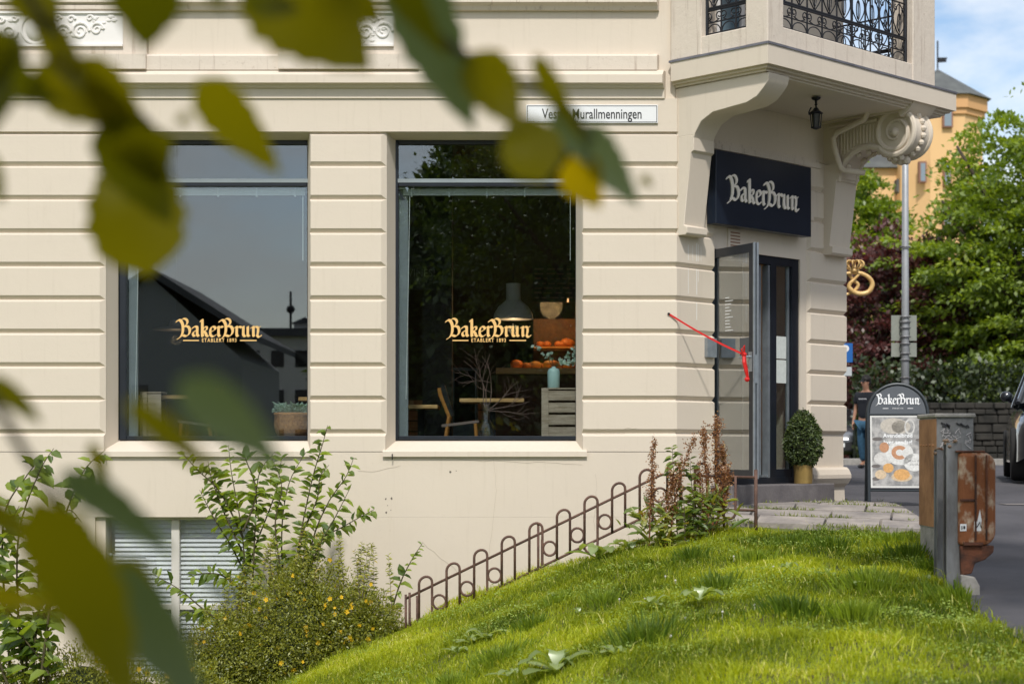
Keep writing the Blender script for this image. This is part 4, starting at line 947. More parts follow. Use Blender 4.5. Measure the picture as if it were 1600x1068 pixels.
# pavement sign (A board)
Yb = 18.9; ab = Vector((xx(1402, Yb), Yb, Tz(5, Yb) + .0)); at_ = thing('pavement_sign', 'arched A-frame pavement sign with a bakery poster standing on the pavement', 'sign board', tuple(ab), rz=R(-7), local=True)
W_, H_, lean = .315, 1.30, .10
def apt(x, z, o=0, back=False): y = (lean * 2.2 - (z / H_) * lean * 2.0) * (1 if back else -1) + (.0 if back else .0); return Vector((x, y + (o if not back else -o), z))
for back in (False, True):
    mb = MB(); arc = [apt(-W_, 0, 0, back), apt(-W_, H_ - W_, 0, back)] + [apt(W_ * math.cos(a), H_ - W_ + W_ * math.sin(a), 0, back) for a in np.linspace(math.pi, 0, 17)[1:-1]] + [apt(W_, H_ - W_, 0, back), apt(W_, 0, 0, back)]
    mb.tube(arc, .017, 8); mb.tube([apt(-W_, .97, 0, back), apt(W_, .97, 0, back)], .014, 6); mb.tube([apt(-W_, .16, 0, back), apt(W_, .16, 0, back)], .012, 6)
    mb.build('frame', mat('sign_frame', (.03, .038, .045), .45, .2), at_, smooth=40)
    mb = MB(); r2 = W_ - .02; hp_ = [(-r2, .975)] + [(r2 * math.cos(a), H_ - W_ + r2 * math.sin(a)) for a in np.linspace(math.pi, 0, 17)] + [(r2, .975)]
    mb.prism([apt(x, z, -.006, back) for x, z in hp_], (0, .012, 0)); mb.build('header_panel', mat('sign_header', (.075, .085, .10), .4), at_)
    mb = MB(); mb.prism([apt(-r2, .19, -.008, back), apt(r2, .19, -.008, back), apt(r2, .965, -.008, back), apt(-r2, .965, -.008, back)], (0, .016, 0))
    if not back:
        board = mb.build('poster_frame', mat('poster_white', (.62, .62, .60), .4), at_)
    else: mb.build('back_board', mat('back_board', (.10, .12, .11), .6), at_)
mb = MB(); up = (apt(0, 1) - apt(0, 0)).normalized()
logo(mb, apt(-.235, 1.085, -.0085), (1, 0, 0), up, (0, -1, 0), .47, .002); mb.build('sign_lettering', M['white'], at_)
mb = MB(); 
for a, b in ((-.16, -.10), (.10, .16)): mb.prism([apt(a, 1.035, -.009), apt(b, 1.035, -.009), apt(b, 1.041, -.009), apt(a, 1.041, -.009)], (0, -.001, 0))
mb.build('rule', M['white'], at_); text('small_lettering', 'ETABLERT 1893', .020, M['white'], at_, apt(0, 1.038, -.0095), (1, 0, 0), up, .85, .0003)
# printed poster built from flat layers of paper colour
def disc(mb, cx, cz, rx, rz, o, n=28, a0=0, a1=2 * math.pi, hole=0):
    A = np.linspace(a0, a1, n)
    if hole:
        for i in range(n - 1): mb.prism([apt(cx + rx * math.cos(A[i]), cz + rz * math.sin(A[i]), o), apt(cx + rx * math.cos(A[i + 1]), cz + rz * math.sin(A[i + 1]), o), apt(cx + rx * hole * math.cos(A[i + 1]), cz + rz * hole * math.sin(A[i + 1]), o), apt(cx + rx * hole * math.cos(A[i]), cz + rz * hole * math.sin(A[i]), o)], (0, -.0004, 0))
    else: mb.prism([apt(cx + rx * math.cos(a), cz + rz * math.sin(a), o) for a in A[:-1]], (0, -.0004, 0))
mb = MB(); mb.prism([apt(-r2 + .018, .21, -.0095), apt(r2 - .018, .21, -.0095), apt(r2 - .018, .945, -.0095), apt(-r2 + .018, .945, -.0095)], (0, -.0005, 0))
poster = mb.build('poster', mat('poster_print', (.40, .39, .38), .5, c2=(.20, .20, .20), vscale=14, detail=8, lo=.4, hi=.62), at_)
def pl_(name, c, shapes, o):
    mb = MB()
    for s_ in shapes: disc(mb, *s_[:4], -o, **(s_[4] if len(s_) > 4 else {}))
    mb.build(name, mat('print_' + name, c, .6, var=.25, vscale=50), at_)
pl_('print_flour', (.50, .46, .40), [(-.05, .85, .14, .085), (.03, .84, .10, .07)], .0104)
pl_('print_rim', (.60, .59, .57), [(.12, .84, .055, .085, dict(hole=.75))], .0108); pl_('print_bowl', (.60, .59, .57), [(-.16, .50, .10, .07)], .0108)
pl_('print_berry', (.13, .115, .11), [(-.22, .71, .055, .02), (-.24, .42, .045, .018), (-.24, .285, .04, .02), (.22, .70, .04, .015)], .0112)
pl_('print_cup', (.68, .68, .66), [(.01, .555, .145, .125), (.165, .46, .115, .095)], .0115)
pl_('print_croissant', (.50, .25, .13), [(.01, .565, .085, .075, dict(a0=R(40), a1=R(310), hole=.45)), (-.15, .62, .05, .055)], .0121)
pl_('print_pastry', (.66, .36, .12), [(-.11, .40, .055, .05), (.03, .33, .085, .06)], .0117)
pl_('print_cookie', (.62, .48, .32), [(-.19, .33, .06, .05), (.03, .305, .11, .05)], .0114)
text('poster_text', 'Avendelbrød', .062, M['white'], at_, apt(-.005, .745, -.012), (1, 0, 0), up, .95, .0003, bold=.0012)
text('poster_text', 'hver søndag!', .062, M['white'], at_, apt(-.005, .675, -.012), (1, 0, 0), up, .95, .0003, bold=.0012)
text('poster_text', 'Nå kun 39,-', .030, M['cabgrey'], at_, apt(.165, .475, -.0125), (1, 0, 0), up, .9, .0003); text('poster_text', '2 for 69,-', .030, M['cabgrey'], at_, apt(.165, .437, -.0125), (1, 0, 0), up, .9, .0003)
# electricity cabinet with graffiti
Yc = 14.5; xc0, xc1 = xx(1463, Yc), xx(1521, Yc); zt = zz(652, Yc)
cb = thing('electricity_cabinet', 'grey electricity cabinet with brown side and scribbled graffiti at the lawn corner', 'cabinet', (xc0, Yc, zt - 1.2))
mb = MB(); mb.box(xc0 + .004, xc1, Yc, Yc + .62, zt - .92, zt); mb.build('front_panel', M['cabgrey'], cb, bevel=.004)
mb = MB(); mb.box(xc0, xc0 + .0038, Yc + .012, Yc + .615, zt - .91, zt - .01)
for k in range(5): mb.ball((xc0 - .001, Yc + .10 + k * .11, zt - .23), .011, 8)
mb.build('side_panel', M['brown'], cb)
mb = MB(); mb.bbox(xc0 - .015, xc1 + .015, Yc - .02, Yc + .64, zt + .001, zt + .035, .008); mb.build('lid', M['concrete'], cb)
mb = MB(); mb.box(xc0 + .01, xc1 - .01, Yc + .01, Yc + .61, zt - 1.5, zt - .92); mb.build('plinth', M['concrete'], cb)
mb = MB()
for k in range(22):
    x = xc0 + .03 + .24 * random.random(); z = zt - .10 - .16 * random.random(); p = [(x, Yc - .003, z)]
    for j in range(4): p.append((min(xc1 - .02, max(xc0 + .02, p[-1][0] + random.uniform(-.05, .06))), Yc - .003, p[-1][2] + random.uniform(-.035, .035)))
    mb.tube(p, .0035, 4)
mb.build('graffiti', mat('graffiti', (.50, .47, .47), .8), cb)
mb = MB()
for k in range(10):
    x = xc0 + .04 + .22 * random.random(); z = zt - .05 - .03 * random.random(); mb.tube([(x, Yc - .003, z), (x + random.uniform(-.02, .03), Yc - .003, z + .01), (x + .03, Yc - .003, z - .012)], .007, 4)
mb.build('black_scribble', M['black'], cb)
# two steel posts
for nm, a, b, tp, bt, Yp, lb in (('left', 1464, 1479, 703, 885, 13.6, 'dark steel post standing against the electricity cabinet'), ('right', 1479, 1503, 691, 948, 13.0, 'taller galvanised steel post with crumbled top beside the rusty box')):
    x0, x1 = xx(a, Yp), xx(b, Yp); z0, z1 = zz(bt, Yp) - .25, zz(tp, Yp)
    t = thing('steel_post', lb, 'post', ((x0 + x1) / 2, Yp, z0), group='steel posts at the lawn corner')
    mb = MB(); mb.box(x0, x1, Yp, Yp + .010, z0, z1); mb.box(x0, x1, Yp + .09, Yp + .10, z0, z1); mb.box((x0 + x1) / 2 - .005, (x0 + x1) / 2 + .005, Yp + .01, Yp + .09, z0, z1)
    mb.build('beam', M['galv'], t)
    mb = MB()
    for k in range(14): mb.ball((random.uniform(x0 - .01, x1 + .01), Yp + random.uniform(-.01, .1), z1 + random.uniform(-.03, .015)), random.uniform(.010, .022), 6, (1, 1, .7))
    mb.build('rust_crust', mat('rust_crust', (.30, .22, .16), .95, c2=(.10, .045, .02), vscale=25), t)
# rusty steel housing
Yr = 12.95; x0, x1 = xx(1499, Yr), xx(1557, Yr); zt, zb_ = zz(706, Yr), zz(852, Yr)
rb_ = thing('rusty_housing', 'heavily rusted round cornered steel housing mounted on the posts by the road', 'metal box', ((x0 + x1) / 2, Yr, zz(948, Yr)))
def rrect(x0, x1, z0, z1, r, n=5):
    o = []
    for cx, cz, a in ((x1 - r, z1 - r, 0), (x0 + r * .3, z1 - r * .3, 90), (x0 + r * .3, z0 + r * .3, 180), (x1 - r, z0 + r, 270)):
        q = r if cx > (x0 + x1) / 2 else r * .3
        for i in range(n): t = R(a + 90 * i / (n - 1)); o.append((cx + q * math.cos(t), cz + q * math.sin(t)))
    return o
mb = MB(); mb.prism([(a, Yr, b) for a, b in rrect(x0, x1, zb_, zt, .10, 8)], (0, .34, 0)); mb.build('shell', M['rust'], rb_, bevel=.035)
mb = MB()
for X_ in (1524, 1541): x = xx(X_, Yr); mb.bbox(x - .006, x + .006, Yr - .018, Yr + .002, zb_ + .04, zt - .02, .003)
mb.bbox(x0 + .005, xx(1523, Yr), Yr - .012, Yr + .002, zz(783, Yr), zz(779, Yr), .003); mb.bbox(x0 - .02, x1 - .08, Yr + .01, Yr + .33, zt - .002, zt + .012, .004); mb.bbox(x0 + .03, x1 - .10, Yr - .012, Yr + .002, zb_ + .0, zb_ + .025, .004)
mb.build('rib', M['rust2'], rb_)
mb = MB(); mb.prism([(x0 + .01, Yr + .02, zb_), (x1 - .01, Yr + .02, zb_), (x1 - .015, Yr + .02, zb_ - .05), (xx(1541, Yr), Yr + .02, zz(874, Yr)), (xx(1525, Yr), Yr + .02, zz(880, Yr)), (xx(1520, Yr), Yr + .02, zz(896, Yr)), (x0 + .02, Yr + .02, zz(899, Yr))], (0, .26, 0)); mb.build('funnel', M['rust2'], rb_, bevel=.01)
mb = MB(); mb.prism([(xx(1502, Yr), Yr + .01, zz(960, Yr) - .2), (xx(1533, Yr), Yr + .01, zz(960, Yr) - .2), (xx(1532, Yr), Yr + .01, zz(915, Yr)), (xx(1524, Yr), Yr + .01, zz(901, Yr)), (xx(1502, Yr), Yr + .01, zz(897, Yr))], (0, .22, 0)); mb.build('concrete_foot', M['concrete'], rb_, bevel=.01)
mb = MB(); mb.box(xx(1500, Yr), xx(1510, Yr), Yr - .003, Yr - .001, zz(829, Yr), zz(818, Yr)); mb.box(xx(1522, Yr), xx(1533, Yr), Yr - .003, Yr - .001, zz(829, Yr), zz(814, Yr)); mb.prism([(xx(1527, Yr), Yr - .003, zz(814, Yr)), (xx(1534, Yr), Yr - .003, zz(814, Yr)), (xx(1531, Yr), Yr - .003, zz(795, Yr))], (0, .002, 0)); st_ = mb.build('sticker', M['white'], rb_)
mb = MB(); mb.tube([(xx(1524, Yr), Yr - .005, zz(826, Yr)), (xx(1531, Yr), Yr - .005, zz(815, Yr)), (xx(1533, Yr), Yr - .005, zz(824, Yr))], .005, 4); mb.box(xx(1502, Yr), xx(1503.5, Yr), Yr - .005, Yr - .004, zz(827, Yr), zz(821, Yr)); mb.box(xx(1505, Yr), xx(1508, Yr), Yr - .005, Yr - .004, zz(826, Yr), zz(821, Yr)); mb.build('sticker_print', M['black'], rb_)
# tall pole with two sign backs
Yp = 30; x = xx(1414.5, Yp); z0 = Tz(8, Yp); t = thing('street_light_pole', 'tall grey steel pole with two sign backs strapped to it, behind the pavement sign', 'pole', (x, Yp, z0))
mb = MB(); mb.tube([(x, Yp, z0), (x, Yp, z0 + 3), (x, Yp, 9)], [.075, .06, .045], 14)
mb.build('pole', mat('galv_pole', (.42, .44, .46), .5, .3, var=.15, vscale=5), t, smooth=True)
mb = MB()
for a, b in ((492, 532), (535, 557)): mb.bbox(xx(1394, Yp), xx(1434, Yp), Yp + .075, Yp + .085, zz(b, Yp), zz(a, Yp), .003)
mb.build('sign_back', mat('aluminium_back', (.30, .32, .28), .6, .2, var=.15, vscale=6), t)
for q in (386, 495, 503, 512, 526, 537, 552, 562, 590): mb = MB(); mb.tube([(x + .085 * math.cos(a), Yp + .085 * math.sin(a), zz(q, Yp)) for a in np.linspace(0, 6.283, 13)[:-1]], .012, 5, closed=True); mb.build('strap', M['galv'], t)
# parking sign behind the corner
Yp = 28; x = xx(1311, Yp); t = thing('parking_sign', 'blue parking sign with a white P and small plate, half hidden by the house corner', 'road sign', (x, Yp, -.41))
mb = MB(); mb.tube([(x, Yp + .05, -.41), (x, Yp + .05, 2.0)], .03, 8); mb.build('pole', M['galv'], t)
mb = MB(); mb.bbox(xx(1291, Yp), xx(1332.5, Yp), Yp, Yp + .02, zz(566, Yp), zz(536, Yp), .004); pb = mb.build('sign_panel', M['blue'], t)
text('letter_P', 'P', .26, M['white'], t, (xx(1320, Yp), Yp - .002, zz(549, Yp)), (1, 0, 0), (0, 0, 1), 1, .001, bold=.006)
mb = MB(); mb.bbox(xx(1291, Yp), xx(1331, Yp), Yp, Yp + .02, zz(587, Yp), zz(573, Yp), .003); mb.build('plate', mat('plate_grey', (.50, .54, .56), .5), t)

# ------------------------------------------------------------------ person
def skin_mesh(name, joints, edges, radii, m, parent, root=0, sub=2):
    me = bpy.data.meshes.new(name); me.from_pydata([tuple(j) for j in joints], edges, []); ob = bpy.data.objects.new(name, me); col.objects.link(ob)
    sk = ob.modifiers.new('skin', 'SKIN'); sk.use_smooth_shade = True
    for i, r_ in enumerate(radii):
        v = me.skin_vertices[0].data[i]; v.radius = r_ if hasattr(r_, '__len__') else (r_, r_); v.use_root = (i == root)
    sb = ob.modifiers.new('sub', 'SUBSURF'); sb.levels = sub; sb.render_levels = sub
    dg = bpy.context.evaluated_depsgraph_get(); me2 = bpy.data.meshes.new_from_object(ob.evaluated_get(dg)); bpy.data.objects.remove(ob)
    me2.name = name; me2.materials.clear(); me2.materials.append(m); me2.polygons.foreach_set('use_smooth', [True] * len(me2.polygons))
    o2 = bpy.data.objects.new(name, me2); col.objects.link(o2); o2.parent = parent; return o2
Yp = 34.; pp = Vector((xx(1353, Yp), Yp, zz(588, Yp) - 1.78)); per = thing('person', 'man in black t-shirt, blue jeans and sunglasses, looking left beside the house corner', 'person', tuple(pp), rz=R(-38), local=True)
# faces -Y locally
J = {'pel': (0, 0, .95), 'sp': (0, .01, 1.15), 'ch': (0, .0, 1.34), 'nk': (0, .01, 1.50), 'hd0': (0, -.01, 1.58), 'hd': (0, -.02, 1.67), 'top': (0, -.005, 1.735),
     'shL': (.17, 0, 1.43), 'elL': (.23, .03, 1.16), 'wrL': (.24, -.03, .92), 'shR': (-.17, 0, 1.43), 'elR': (-.23, .03, 1.16), 'wrR': (-.25, -.03, .92),
     'hiL': (.09, 0, .90), 'knL': (.11, -.06, .50), 'anL': (.11, .02, .09), 'toL': (.12, -.14, .04), 'hiR': (-.09, 0, .90), 'knR': (-.10, .0, .50), 'anR': (-.10, .10, .10), 'toR': (-.11, -.06, .04)}
rad = {'pel': (.15, .11), 'sp': (.13, .10), 'ch': (.16, .115), 'nk': .055, 'hd0': (.062, .075), 'hd': (.078, .098), 'top': (.055, .07), 'shL': .058, 'elL': .042, 'wrL': .028, 'shR': .058, 'elR': .042, 'wrR': .028, 'hiL': .088, 'knL': .06, 'anL': .042, 'toL': .035, 'hiR': .088, 'knR': .06, 'anR': .042, 'toR': .035}
E = [('pel', 'sp'), ('sp', 'ch'), ('ch', 'nk'), ('nk', 'hd0'), ('hd0', 'hd'), ('hd', 'top'), ('ch', 'shL'), ('shL', 'elL'), ('elL', 'wrL'), ('ch', 'shR'), ('shR', 'elR'), ('elR', 'wrR'), ('pel', 'hiL'), ('hiL', 'knL'), ('knL', 'anL'), ('anL', 'toL'), ('pel', 'hiR'), ('hiR', 'knR'), ('knR', 'anR'), ('anR', 'toR')]
for s_, sx in (('L', 1), ('R', -1)):      # hands: palm, four fingers and a thumb
    J['pm' + s_] = (sx * .245, -.05, .865); rad['pm' + s_] = (.026, .018); E.append(('wr' + s_, 'pm' + s_))
    for k, (dy, ll) in enumerate(((-.028, .062), (-.010, .075), (.008, .070), (.025, .055))):
        a, b, c_ = 'k%s%d' % (s_, k), 'f%s%d' % (s_, k), 't%s%d' % (s_, k); J[a] = (sx * .245, -.05 + dy, .825); J[b] = (sx * .243, -.055 + dy, .825 - ll * .55); J[c_] = (sx * .233, -.062 + dy, .825 - ll)
        rad[a] = .010; rad[b] = .009; rad[c_] = .0075; E += [('pm' + s_, a), (a, b), (b, c_)]
    J['th' + s_] = (sx * .24, -.09, .85); J['tt' + s_] = (sx * .235, -.10, .81); rad['th' + s_] = .011; rad['tt' + s_] = .009; E += [('pm' + s_, 'th' + s_), ('th' + s_, 'tt' + s_)]
ks = list(J); ix = {k: i for i, k in enumerate(ks)}
body = skin_mesh('body', [J[k] for k in ks], [(ix[a], ix[b]) for a, b in E], [rad[k] for k in ks], M['skin'], per, 0, 2)
def sub_skin(name, keys, es, rr, m):
    kk = list(keys); i2 = {k: i for i, k in enumerate(kk)}; return skin_mesh(name, [keys[k] for k in kk], [(i2[a], i2[b]) for a, b in es], [rr[k] for k in kk], m, per, 0, 2)
sub_skin('tshirt', {'a': (0, .0, .90), 'b': (0, .01, 1.15), 'c': (0, 0, 1.34), 'n': (0, .01, 1.46), 'l': (.175, 0, 1.43), 'l2': (.222, .015, 1.24), 'r': (-.175, 0, 1.43), 'r2': (-.222, .015, 1.24)}, [('a', 'b'), ('b', 'c'), ('c', 'n'), ('c', 'l'), ('l', 'l2'), ('c', 'r'), ('r', 'r2')], {'a': (.178, .135), 'b': (.160, .125), 'c': (.185, .14), 'n': .07, 'l': .078, 'l2': .072, 'r': .078, 'r2': .072}, M['shirt'])
sub_skin('jeans', {'p': (0, 0, .93), 'l': (.09, 0, .86), 'l1': (.11, -.06, .50), 'l2': (.11, .015, .13), 'r': (-.09, 0, .86), 'r1': (-.10, 0, .50), 'r2': (-.10, .09, .14)}, [('p', 'l'), ('l', 'l1'), ('l1', 'l2'), ('p', 'r'), ('r', 'r1'), ('r1', 'r2')], {'p': (.165, .125), 'l': .102, 'l1': .078, 'l2': .07, 'r': .102, 'r1': .078, 'r2': .07}, M['jeans'])
hd = Vector((0, -.02, 1.665)); hr = Matrix.Rotation(R(-22), 3, 'Z')
def hdp(v): return hd + hr @ Vector(v)
mb = MB(); mb.ball(hdp((0, .02, .055)), .098, 16, (.90, 1.05, .80)); mb.ball(hdp((0, .06, .0)), .07, 12, (1.05, .8, 1.1))
for k in range(46): a = random.uniform(0, 6.28); e = random.uniform(.1, 1.4); mb.ball(hdp((.075 * math.cos(a) * math.cos(e), .02 + .085 * math.sin(a) * math.cos(e), .06 + .075 * math.sin(e))), .02, 6)
mb.build('hair', M['hair'], per, smooth=True)
mb = MB(); mb.ball(hdp((0, -.098, -.012)), .016, 8, (.8, 1.2, 1.5)); mb.ball(hdp((.079, .005, -.01)), .02, 8, (.5, .8, 1.3)); mb.ball(hdp((-.079, .005, -.01)), .02, 8, (.5, .8, 1.3)); mb.build('face_features', M['skin'], per, smooth=True)
mb = MB(); mb.ball(hdp((0, -.088, -.055)), .02, 8, (1.2, .4, .25)); mb.build('mouth', mat('lips', (.30, .10, .08), .5), per, smooth=True)
mb = MB(); mb.ball(hdp((.032, -.086, .018)), .028, 10, (1, .35, .7)); mb.ball(hdp((-.032, -.086, .018)), .028, 10, (1, .35, .7)); mb.tube([hdp((.06, -.08, .02)), hdp((.082, .0, .015))], .004, 5); mb.tube([hdp((-.06, -.08, .02)), hdp((-.082, .0, .015))], .004, 5); mb.tube([hdp((-.01, -.09, .02)), hdp((.01, -.09, .02))], .004, 5); mb.build('sunglasses', M['cglass'], per, smooth=True)
mb = MB()
for k in range(7): mb.box(-.082 + k * .024, -.066 + k * .024, -.1445 - .001, -.138, 1.335, 1.355)
mb.build('shirt_print', mat('print_white', (.6, .6, .62), .8), per)
mb = MB()
for sx, yy in ((.12, -.06), (-.11, .02)): mb.ball((sx, yy, .045), .06, 12, (.85, 2.1, .75))
mb.build('shoes', M['black'], per, smooth=True)

# ------------------------------------------------------------------ cars
def car(loc, rz, paint, label, Lc=4.2, Wc=1.78, Hc=1.50, gc=.20):
    t = thing('parked_car', label, 'car', loc, rz, group='cars on the street', local=True)
    # stations along the length (front at -Y): y, bonnet/deck height, roof height or None, half width
    st = [(-2.10, .42, .62, .62), (-2.05, .30, .74, .74), (-1.85, .24, .84, .84), (-1.3, .22, .93, .88), (-.78, .22, 1.00, .89), (0.0, .22, 1.00, .89), (.9, .22, 1.02, .89), (1.6, .22, 1.03, .87), (1.95, .28, 1.0, .82), (2.08, .38, .86, .74)]
    sy = Lc / 4.2; sw = Wc / 1.78; sh = Hc / 1.5; V = []; K = 14
    for y, zb, zt_, hw in st:
        for j in range(K):
            a = j / (K - 1) * math.pi      # from right bottom over the top to left bottom
            cx = math.copysign(abs(math.cos(a)) ** .35, math.cos(a)) * hw; cz = math.sin(a) ** .45
            V.append((cx * sw, y * sy, (zb + (zt_ - zb) * cz) * sh))
    Fc = []; n = len(st)
    for i in range(n - 1):
        for j in range(K - 1): a = i * K + j; Fc.append((a, a + 1, a + K + 1, a + K))
        Fc.append((i * K, (i + 1) * K, (i + 1) * K + K - 1, i * K + K - 1))
    Fc += [tuple(range(K)), tuple(range((n - 1) * K, n * K))[::-1]]
    mb = MB(); mb.add(V, Fc); mb.build('body', paint, t, smooth=50)
    gs = [(-.92, .99, .80), (-.25, 1.44, .63), (.25, 1.50, .62), (.9, 1.47, .62), (1.55, 1.30, .64), (1.88, 1.0, .72)]
    V = []; Fc = []
    for y, z, hw in gs: V += [(-.80 * sw, y * sy, .97 * sh), (-hw * sw, y * sy, (z - .04) * sh), (-hw * .85 * sw, y * sy, z * sh), (hw * .85 * sw, y * sy, z * sh), (hw * sw, y * sy, (z - .04) * sh), (.80 * sw, y * sy, .97 * sh)]
    for i in range(5):
        for j in range(5): a = i * 6 + j; Fc.append((a, a + 1, a + 7, a + 6))
    mb = MB(); mb.add(V, Fc); mb.build('glasshouse', M['cglass'], t, smooth=35)
    mb = MB(); V = []
    for y, z, hw in gs[1:5]: V += [(-hw * .92 * sw, y * sy, (z - .02) * sh), (-hw * .8 * sw, y * sy, (z + .015) * sh), (hw * .8 * sw, y * sy, (z + .015) * sh), (hw * .92 * sw, y * sy, (z - .02) * sh)]
    mb.add(V, [(i * 4 + j, i * 4 + j + 1, i * 4 + j + 5, i * 4 + j + 4) for i in range(3) for j in range(3)])
    for sx in (-1, 1):
        for i in (0, 3, 4): y, z, hw = gs[i]; y2, z2, hw2 = gs[i + 1] if i != 3 else (gs[3][0] + .03, .98, .80); mb.tube([(sx * (hw if i else .80) * sw * 1.0, y * sy, (z - .02) * sh), (sx * hw2 * sw, y2 * sy, (z2 - .03) * sh)], .03, 6)
        mb.tube([(sx * .63 * sw, .22 * sy, 1.47 * sh), (sx * .81 * sw, .22 * sy, .98 * sh)], .03, 6)
    mb.build('roof', paint, t, smooth=40)
    for sx in (-1, 1):
        for y in (-1.32, 1.32):
            c = Vector((sx * (.80) * sw, y * sy, .33 * sh)); q = .33 * sh
            mb = MB(); mb.lathe([(q * .6, -.10), (q * .95, -.11), (q, -.06), (q, .06), (q * .95, .11), (q * .6, .10)], c, 28, axis='x'); wh = mb.build('wheel', M['tyre'], t, smooth=40)
            mb = MB(); mb.lathe([(.01, sx * .085), (q * .2, sx * .10), (q * .62, sx * .09), (q * .62, -sx * .05), (.01, -sx * .05)], c, 20, axis='x'); mb.build('rim', M['rim'], wh, smooth=40)
        mb = MB(); mb.ball((sx * .93 * sw, -.62 * sy, 1.06 * sh), .095, 12, (.85, .6, .75)); mb.tube([(sx * .86 * sw, -.6 * sy, .99 * sh), (sx * .92 * sw, -.6 * sy, 1.03 * sh)], .03, 6); mb.build('side_mirror', paint, t, smooth=True)
        mb = MB(); mb.ball((sx * .62 * sw, -1.99 * sy, .66 * sh), .15, 12, (1.15, .55, .55)); mb.build('headlight', mat('headlight', (.5, .52, .55), .15, coat=1), t, smooth=True)
    mb = MB(); mb.box(-.5 * sw, .5 * sw, -2.115 * sy, -2.0 * sy, .34 * sh, .56 * sh); mb.build('grille', M['black'], t)
    mb = MB(); mb.box(-.26, .26, -2.125 * sy, -2.116 * sy, .42 * sh, .53 * sh); mb.build('number_plate', M['white'], t)
    return t
z48 = Tz(9, 48)
car((8.78, 48.6, -.39), R(-6), M['silver'], 'silver hatchback parked in the street behind the man, half hidden by the house corner')
car((7.80, 24.0, -.42), R(-14), M['carblack'], 'dark blue black SUV parked at the right edge near the stone wall', 4.7, 1.95, 1.58)
# stone wall behind the street
mb = MB(); random.seed(3)
z = -.28; Yw = 44.6
while z < 1.0:
    h = random.uniform(.13, .24); x = 9.8
    while x < 34:
        wv = random.uniform(.2, .55); mb.bbox(x + .012, x + wv - .012, Yw - random.uniform(.0, .10), Yw + .5, z + .012, z + h - .012, .02); x += wv
    z += h
sw_ = thing('stone_wall', 'rough stone wall behind the street, coloured dark for the shade of the trees', 'wall', (20, Yw, -.3)); mb.build('stones', M['fieldstone'], sw_); 
mb = MB(); mb.box(9.8, 34, Yw + .06, Yw + .6, -.3, z - .02); mb.build('mortar', M['fieldstone'], sw_)

# ------------------------------------------------------------------ ochre tower building behind the trees
Yt = 110.; tw = thing('tower_building', 'ochre rendered building with a corner tower and dark pointed roof behind the trees', 'building', (xx(1462, Yt), Yt, -1))
cx = xx(1465, Yt); rT = 2.75; mb = MB()
def ring8(r, z, c=(cx, Yt)): return [(c[0] + r * math.cos(R(22.5 + 45 * k)), c[1] + r * math.sin(R(22.5 + 45 * k)), z) for k in range(8)]
mb.prism(ring8(rT, -2), (0, 0, zz(190, Yt) + 2)); mb.box(cx - 26, cx + 1.3, Yt + .2, Yt + 14, -2, zz(262, Yt)); mb.box(cx - 1, cx + 1.9, Yt + .5, Yt + 12, -2, zz(215, Yt)); mb.build('wall', M['ochre'], tw)
mb = MB(); mb.prism(ring8(rT + .15, zz(190, Yt)), (0, 0, .35)); mb.prism(ring8(rT + .3, zz(181, Yt)), (0, 0, .8)); mb.build('cornice', mat('ochre_trim', (.64, .36, .16), .8), tw)
mb = MB(); a = ring8(rT + .55, zz(161, Yt)); ap = (cx - .0, Yt, zz(108, Yt)); mb.add(a + [ap], [tuple(range(8))] + [(k, (k + 1) % 8, 8) for k in range(8)]); mb.build('tower_roof', M['slate'], tw)
mb = MB(); z2 = zz(262, Yt); mb.prism([(cx - 26, Yt - .2, z2), (cx - 26, Yt + 14.2, z2), (cx - 26, Yt + 7, z2 + 5)], (27, 0, 0)); mb.prism([(xx(1398, Yt), Yt - .6, zz(282, Yt)), (xx(1456, Yt), Yt - .6, zz(278, Yt)), (xx(1425, Yt), Yt - .6, zz(326, Yt)), (xx(1398, Yt), Yt - .6, zz(300, Yt))], (0, .8, 0)); mb.build('roof', M['slate'], tw)
for px0, px1, p0, p1 in ((1473, 1489, 169, 199), (1474, 1487, 252, 290), (1436, 1448, 252, 285), (1473, 1488, 330, 360)):
    mb = MB(); yf = Yt - rT - .02; mb.box(xx(px0, yf), xx(px1, yf), yf - .03, yf + .4, zz(p1, yf), zz(p0, yf)); f_ = mb.build('window', mat('window_surround', (.25, .12, .08), .7), tw)
    mb = MB(); mb.box(xx(px0 + 2.5, yf), xx(px1 - 2.5, yf), yf - .05, yf - .031, zz(p1 - 2, yf), zz(p0 + 3, yf)); mb.build('pane', mat('far_pane', (.22, .27, .32), .2), f_)
vt = Vector(ap); mb = MB(); mb.tube([vt, (vt.x, vt.y, zz(64, Yt))], .05, 6); mb.prism([(vt.x, vt.y, zz(98, Yt)), (vt.x + 1.4 * .4, vt.y, zz(97, Yt)), (vt.x + .55, vt.y, zz(94, Yt)), (vt.x + .62, vt.y, zz(90, Yt)), (vt.x, vt.y, zz(90, Yt))], (0, .05, 0)); mb.build('weather_vane', M['iron'], tw)
